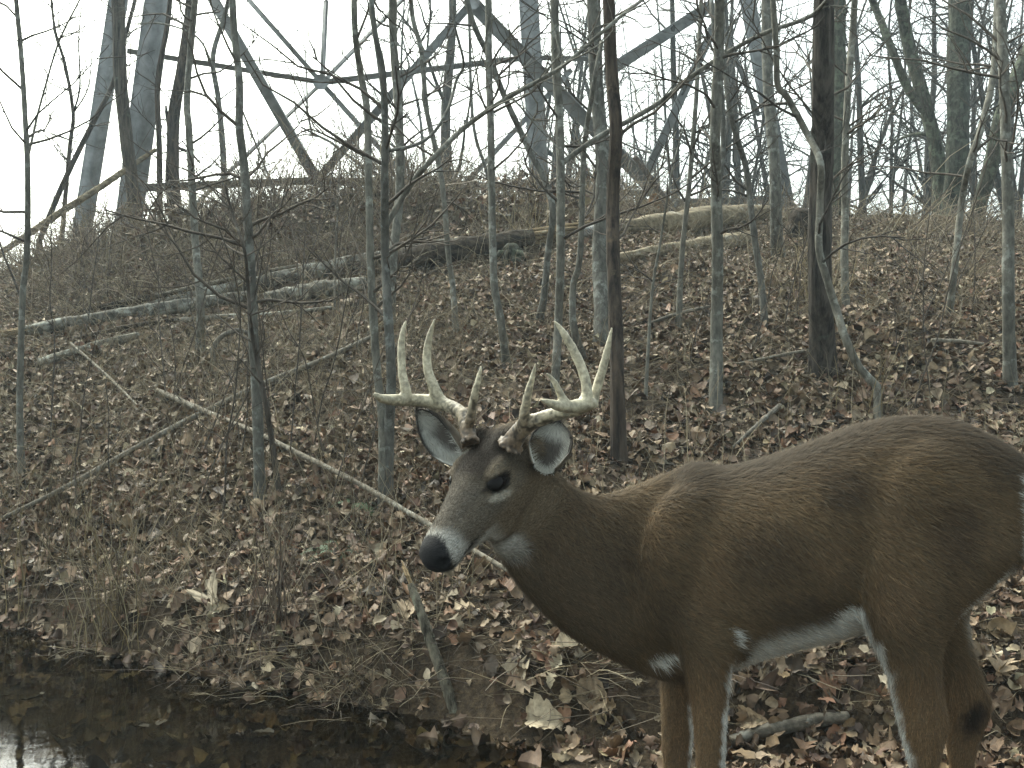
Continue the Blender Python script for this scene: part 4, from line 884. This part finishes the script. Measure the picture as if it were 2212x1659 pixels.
# density varies: bare earth patches and drifts
def keep(x, y, lo=.25):  # drifts and thin spots 
    q = np.stack([x, y, 0 * x], 1); return rng.random(len(x)) < lo + (1 - lo) * sstep(.25, .6, vnoise(q * 1.3, 51))
lb = MB()
x, y = frustum_points(27000, 2.2, 5.6, 0.6); k = (((dry(x, y) > -.05) | (x > .12)) & keep(x, y, .45)); strew(lb, near_t, x[k], y[k], .058, (0, .04), .5)
x, y = frustum_points(32000, 5.0, 8.5, 0.85); k = (dry(x, y) > .1) & keep(x, y, .4); strew(lb, far_t, x[k], y[k], .060, (0, .045), .5)
x, y = frustum_points(60000, 8.3, 14.0, 0.85); k = (dry(x, y) > .1) & keep(x, y, .4); strew(lb, vfar_t, x[k], y[k], .064, (0, .05), .55)
x, y = frustum_points(3200, 2.4, 5.0, 0.6); k = (dry(x, y) < 0) & (x < .3) & (gz(x, y) < -.015); x, y = x[k], y[k]; strew(lb, near_t, x, y, .085, (0, .015), .12, dark=np.full(len(x), .75))
x, y = frustum_points(3000, 13.5, 30, 1.2); strew(lb, vfar_t, x, y, .12, (0, .05), .5)
x, y = frustum_points(2200, 9.8, 13.0, 1.0, 250, 1300); strew(lb, far_t, x, y, .075, (.05, .38), 1.2, dark=np.full(len(x), .85))
litter = lb.build('leaf_litter', M['leaf'], colour=True); tag(litter, 'brown and tan dead leaves carpeting the slope', 'leaves', kind='stuff')

# the leaves one can pick out, each its own piece of the ground
mats = []
for k in range(len(PAL)):
    m, N, L, b = mat_new('single_leaf'); oi = N.new('ShaderNodeObjectInfo')
    c = tuple(np.clip(PAL[k] * 1.12, 0, 1)); v = n_ramp(N, L, oi.outputs['Random'], [(0, tuple(.72 * i for i in c)), (1, tuple(min(1, 1.3 * i) for i in c))])
    f = n_noise(N, L, 7, 4, .65); c2 = n_mix(N, L, v, n_ramp(N, L, f, [(.3, (.62, .6, .58)), (.7, (1.25, 1.25, 1.25))]), 1.0, 'MULTIPLY')
    L.new(c2, b.inputs['Base Color']); b.inputs['Roughness'].default_value = .6; b.inputs['Specular IOR Level'].default_value = .3; mats.append(m)
big_t = [leaf_template(17, [0, 4, 3.5, 0, 5, 4.5][k % 6], 300 + k, rng.uniform(-2.6, 3.2), rng.uniform(-.4, 1.2)) for k in range(14)]
leaf_me = []
for k, (V_, T_) in enumerate(big_t):
    for mi in range(len(PAL)):
        B = MB(); B.add(V_, T_); me = B.build('leaf', mats[mi], link=False); leaf_me.append(me)
wet_me = []
m_wet, N, L, b = mat_new('sodden_leaf'); oi = N.new('ShaderNodeObjectInfo')
L.new(n_ramp(N, L, oi.outputs['Random'], [(0, (.012, .010, .007)), (.7, (.026, .022, .015)), (1, (.055, .048, .034))]), b.inputs['Base Color']); b.inputs['Roughness'].default_value = .9; b.inputs['Specular IOR Level'].default_value = .08
for V_, T_ in big_t: B = MB(); B.add(V_, T_); wet_me.append(B.build('leaf', m_wet, link=False))
def leaf_at(x, y, size, z=None, tilt=.35, mi=None):
    k = rng.integers(0, len(big_t)); mi = rng.choice(len(PAL), p=PW) if mi is None else mi
    nr = gnorm(np.array([x]), np.array([y])) if z is None else np.array([[0, 0, 1.0]])
    Rm = rotm(nr, rng.uniform(0, 6.28, 1), rng.uniform(0, 6.28, 1), np.abs(rng.normal(0, tilt, 1)))[0]
    o = obj('leaf', leaf_me[k * len(PAL) + mi] if z is None else wet_me[k], ground)
    zz = (gz(x, y) + rng.uniform(.012, .03)) if z is None else -.007
    o.matrix_local = Matrix.Translation((x, y, float(zz))) @ Matrix(Rm.tolist()).to_4x4() @ Matrix.Diagonal((size, size, size * (1 if z is None else .3), 1))
cnt = 0
while cnt < 262:
    x, y = frustum_points(1, 2.95, 5.0, 0.2, -40, 2260); x, y = float(x[0]), float(y[0])
    if dry(x, y) < .02 and x < .05: continue
    if dry(x, y) < -.5: continue
    leaf_at(x, y, rng.uniform(.06, .115), tilt=.6); cnt += 1
for (u, v, s, mi) in [(450, 1422, .17, 4), (690, 1610, .11, 0), (785, 1565, .11, 3), (850, 1560, .09, 1), (560, 1585, .10, 3), (300, 1405, .10, 2), (330, 1560, .12, 1), (1180, 1600, .14, 4), (1230, 1570, .12, 4), (1110, 1580, .12, 4), (1290, 1600, .13, 7), (1340, 1560, .12, 0)]:
    d = H * F / (v - CY); x, y = (u - CX) / F * d, d
    wet = dry(x, y) < 0 and x < .1
    leaf_at(x, y, s, .004 if wet else None, .05 if wet else .35, mi)
for q in range(18):
    u, v = rng.uniform(0, 1050), rng.uniform(1440, 1650); d = H * F / (v - CY); x = (u - CX) / F * d
    if dry(x, d) < -.05: leaf_at(x, d, rng.uniform(.06, .11), .003, .04, int(rng.choice([1, 6, 0, 6, 3])))

# thin strands: dead grass, pine straw, petioles
def strands(B, x, y, length, rad, up, pal, seg=4, lean=None, z0=-.01, bend=.35):
    n = len(x)
    if n == 0: return
    Ln = (length * rng.uniform(.5, 1.4, n))[:, None]
    d = unit(np.c_[rng.normal(0, 1, (n, 2)), np.zeros(n)] * (1 - up) + ZUP * up * rng.uniform(.6, 1.2, (n, 1)) + (lean if lean is not None else 0))
    p = [np.stack([x, y, gz(x, y) + z0], 1)]; ds = [d]
    for s in range(seg):
        d = unit(d + rng.normal(0, bend / seg, (n, 3)) - ZUP * bend * .25 * (s / seg)); q = p[-1] + d * Ln / seg
        if up < .3: q[:, 2] = np.maximum(q[:, 2], gz(q[:, 0], q[:, 1]) + .004)
        p.append(q); ds.append(d)
    Pn = np.stack(p, 1); D = np.stack(ds, 1); a_ = unit(np.cross(D, rng.normal(0, 1, (n, 1, 3)))); b_ = np.cross(D, a_)
    rr = rad * np.linspace(1, .45, seg + 1)[None, :, None, None] * rng.uniform(.7, 1.3, (n, 1, 1, 1))
    th = np.arange(3) / 3 * 6.2832
    VV = Pn[:, :, None] + rr * (np.cos(th)[:, None] * a_[:, :, None] + np.sin(th)[:, None] * b_[:, :, None])
    m_ = (seg + 1) * 3; i = (np.arange(seg) * 3)[:, None]; j = np.arange(3)[None]; k = (j + 1) % 3
    q4 = np.stack([i + j, i + k, i + 3 + k, i + 3 + j], -1).reshape(-1, 4)
    C = pal[rng.integers(len(pal), size=n)] * rng.uniform(.7, 1.3, (n, 1))
    B.add(VV.reshape(-1, 3), None, (q4[None] + (np.arange(n) * m_)[:, None, None]).reshape(-1, 4), np.repeat(C, m_, axis=0))
GP = np.array([(.19, .155, .095), (.14, .11, .068), (.25, .21, .14), (.095, .072, .048), (.17, .145, .10)])
BP = np.array([(.085, .062, .044), (.11, .085, .060), (.065, .047, .035), (.14, .115, .085), (.055, .040, .031)])
sb = MB()
x, y = frustum_points(11000, 3.0, 7.5, 0.9); k = dry(x, y) > .05; strands(sb, x[k], y[k], .16, .0013, .12, GP, 3)
x, y = frustum_points(12000, 6.0, 13.5, 0.9); k = dry(x, y) > .05; strands(sb, x[k], y[k], .28, .0022, .2, GP, 3)
x, y = frustum_points(5000, 3.2, 8, 0.9); k = dry(x, y) > .05; strands(sb, x[k], y[k], .22, .002, .1, BP, 3)
x, y = frustum_points(3000, 3.6, 12, 0.9); k = dry(x, y) > .12; strands(sb, x[k], y[k], .42, .0020, .62, GP, 4, bend=.6)
x, y = frustum_points(2200, 3.6, 8, 0.9, -400, 1000); k = dry(x, y) > .05; strands(sb, x[k], y[k], .38, .0016, .7, GP, 4, bend=.6)
o = sb.build('dead_grass', M['grass'], colour=True); tag(o, 'dead grass stalks and fine twigs scattered through the leaves', 'grass', kind='stuff')
# brush along the ridge
tb = MB()
def brush(n, u0, u1, d0, d1, Ln, up, rad, pal=BP):
    x, y = frustum_points(n, d0, d1, 1.0, u0, u1); strands(tb, x, y, Ln, rad, up, pal, 5, bend=1.0)
BR = np.vstack([BP * 1.35, BP * 1.7, GP, GP * .8])
brush(3200, 40, 860, 8.8, 11.8, .5, .5, .0040, BR); brush(2200, 430, 1000, 10.8, 13.2, .8, .58, .0045, BR); brush(450, 430, 900, 10.2, 12.5, 1.1, .6, .006, BR); brush(260, 150, 430, 9.6, 11.5, .7, .6, .0055, BR)
brush(1200, 760, 1350, 10.5, 13.6, .6, .55, .004, BR); brush(300, 800, 1400, 11, 13.5, 1.0, .6, .005, BR); brush(1500, 1350, 2650, 10.5, 13.5, .45, .6, .0038, np.vstack([GP, BR]))
brush(400, -400, 130, 10.5, 13, .7, .6, .0045, BR); brush(2400, -400, 2650, 7.0, 11.5, .4, .55, .0030, GP)
o = tb.build('brush_thicket', M['grass'], colour=True); tag(o, 'tangle of brown brambles and dry weeds along the ridge', 'brush', kind='stuff')

# tussocks at the water's edge
def tussock(label, u, v, n, Ln, up, rad, pal, spread=.05, group=None, lean=None, name='grass_tussock'):
    h = hit(u, v, 2.6); e = empty(name, h, label, 'grass', group)
    B = MB(); a = rng.normal(0, spread, (n, 2)); strands(B, h[0] + a[:, 0], h[1] + a[:, 1] * .6, Ln, rad, up, pal, 5, lean, bend=.5)
    B.build('stalks', M['grass'], e, origin=h, colour=True)
TAN = np.array([(.20, .155, .075), (.13, .10, .052), (.085, .066, .038), (.24, .20, .12), (.07, .052, .032)])
tussock('tallest clump of dry tan stalks at the pond edge', 215, 1400, 34, .46, .9, .0024, TAN, .07)
tussock('smaller clump of tan stalks beside the tallest one', 275, 1402, 22, .34, .82, .0020, TAN, .07)
tussock('clump of thin dark upright stems near the pond', 590, 1380, 44, .38, .9, .0022, BP, .07)
tussock('drooping tuft of grass hanging over the bank under the dark stems', 610, 1470, 70, .20, .35, .0016, GP, .05, lean=np.array([0, -.6, -.1]))
tussock('low tuft of dead grass between the stake and the dark stems', 740, 1500, 46, .2, .4, .0015, GP, .06, lean=np.array([0, -.5, 0]))
tussock('tuft of dead grass hanging over the bank beside the brisket', 1265, 1470, 80, .2, .35, .0015, GP, .08, lean=np.array([0, -.6, -.1]))
tussock('clump of tan weed stalks by the foot of the long pole', 90, 1250, 26, .55, .93, .0026, TAN, .12)
tussock('spray of pale weed stalks around the kinked stem', 1885, 905, 34, .42, .7, .0024, TAN, .07)
tussock('tuft of pale dry grass downhill of the barkless log', 1755, 640, 40, .45, .7, .004, TAN, .12)
tussock('leaning bundle of pale stalks by the forked dark tree', 1960, 520, 12, .9, .8, .006, GP * 1.5, .15, lean=np.array([.5, 0, 0]))
tussock('tan reed clump behind the mossy stump', 1130, 520, 46, .55, .7, .004, TAN, .15)
for q in range(9):
    u = rng.uniform(40, 960); v = np.interp(u, [0, 230, 560, 800, 980], [1330, 1398, 1466, 1512, 1552])
    tussock('drooping tuft of dead grass along the pond bank', u, v, 40, rng.uniform(.14, .26), rng.uniform(.3, .6), .0016, np.vstack([GP, BP]), .06, 'grass tufts along the pond bank', np.array([0, -.5, -.05]))
# ferns
def fern(label, u, v, n, Ln):
    h = hit(u, v); e = empty('fern', h, label, 'fern')
    for k in range(n):
        a = k / n * 6.28 + rng.uniform(-.3, .3); d = unit(np.array([math.cos(a), math.sin(a) - .4, .75])); p = [h - ZUP * .01]; Lk = Ln * rng.uniform(.7, 1.1)
        for s in range(9): d = unit(d - ZUP * .17); p.append(p[-1] + d * Lk / 9)
        p = spline(np.array(p), 19); B = MB(); c = np.array([.045, .085, .035]) * rng.uniform(.7, 1.2)
        B.tube(p, np.linspace(.0016, .0006, 19), 3, c=(.07, .06, .03), cap=False)
        for i in range(2, 18):
            ax = unit(p[i + 1] - p[i]) if i < 18 else d; sd = unit(np.cross(ax, ZUP)); w = Lk * .24 * math.sin(math.pi * (i / 19) ** .7) + .004
            for sg in (-1, 1):
                tip = p[i] + (sd * sg + ax * .35) * w - ZUP * w * .25; nn = ax * Lk * .024
                B.add(np.array([p[i] - nn, p[i] + nn, p[i] + (tip - p[i]) * .6 + nn * .8, tip, p[i] + (tip - p[i]) * .6 - nn * .8]), [(0, 1, 2), (0, 2, 4), (4, 2, 3)], None, c * rng.uniform(.8, 1.2))
        B.build('frond', M['fern'], e, origin=h, smooth=False, colour=True)
fern('dark green fern hanging on the bank near the muzzle', 745, 1185, 7, .20)
fern('small fern beside the foot of the sapling clump', 775, 1085, 6, .15)

# thin shoots in front of the slope
for k in range(44):
    u, v = (rng.uniform(40, 800), rng.uniform(640, 1150)) if k < 32 else (rng.uniform(1360, 2150), rng.uniform(640, 900))
    h = hit(u, v); e = empty('shoot', h, 'thin bare brown shoot sprouting out of the leaves', 'shoot', 'thin shoots on the slope')
    ht = rng.uniform(.7, 1.7); d = unit(np.array([rng.normal(0, .16), rng.normal(0, .1), 1])); p = [h - ZUP * .05]
    for q in range(7): d = unit(d + rng.normal(0, .09, 3)); p.append(p[-1] + d * ht / 7)
    p = spline(np.array(p), 22); r0 = rng.uniform(.0028, .0055); B = MB(); B.tube(p, r0 * np.linspace(1, .4, 22), 6, wob=.1)
    B.build('stem', M['twig'], e, origin=h)
    B = MB(); i = 6
    while i < 21: s = unit(np.r_[rng.normal(0, 1, 2), 0]); twig_rec(B, p[i], unit(s + ZUP * .9), rng.uniform(.12, .4), r0 * .55, 1); i += rng.integers(3, 6)
    tag(B.build('twigs', M['twig'], e, origin=h), kind='stuff')

# pale air under the overcast sky
hz = MB(); x0, x1, y0, y1, z0, z1 = -170, 170, -75, 240, float(Z.min()) - 1.0, 22.0
hz.add([(x, y, z) for z in (z0, z1) for y in (y0, y1) for x in (x0, x1)], None, [(0, 2, 3, 1), (4, 5, 7, 6), (0, 1, 5, 4), (2, 6, 7, 3), (0, 4, 6, 2), (1, 3, 7, 5)])
m, N, L, b = mat_new('haze_air'); N.remove(b); pv = N.new('ShaderNodeVolumePrincipled'); pv.inputs['Color'].default_value = (.74, .90, 1, 1); pv.inputs['Density'].default_value = 0.0023; pv.inputs['Anisotropy'].default_value = .2
L.new(pv.outputs[0], [n for n in N if n.type == 'OUTPUT_MATERIAL'][0].inputs['Volume'])
o = hz.build('haze', m, smooth=False); tag(o, 'thin pale winter haze between the trees', 'haze', kind='stuff')

# clump of orange dead leaves caught on the leaning limb
cl = P(1422, 432, 11.9); e = empty('leaf_clump', cl, 'clump of orange dead leaves caught on the leaning dead limb', 'leaves')
for k in range(11):
    B = MB(); V_, T_ = big_t[k % len(big_t)]; q = rotm(unit(rng.normal(0, 1, (1, 3))), rng.uniform(0, 6, 1), np.zeros(1), np.zeros(1))[0]
    B.add((V_ @ q.T) * rng.uniform(.1, .16) + rng.normal(0, .04, 3), T_, None, np.array([.26, .14, .06]) * rng.uniform(.7, 1.2)); B.build('leaf', M['leaf'], e, colour=True)
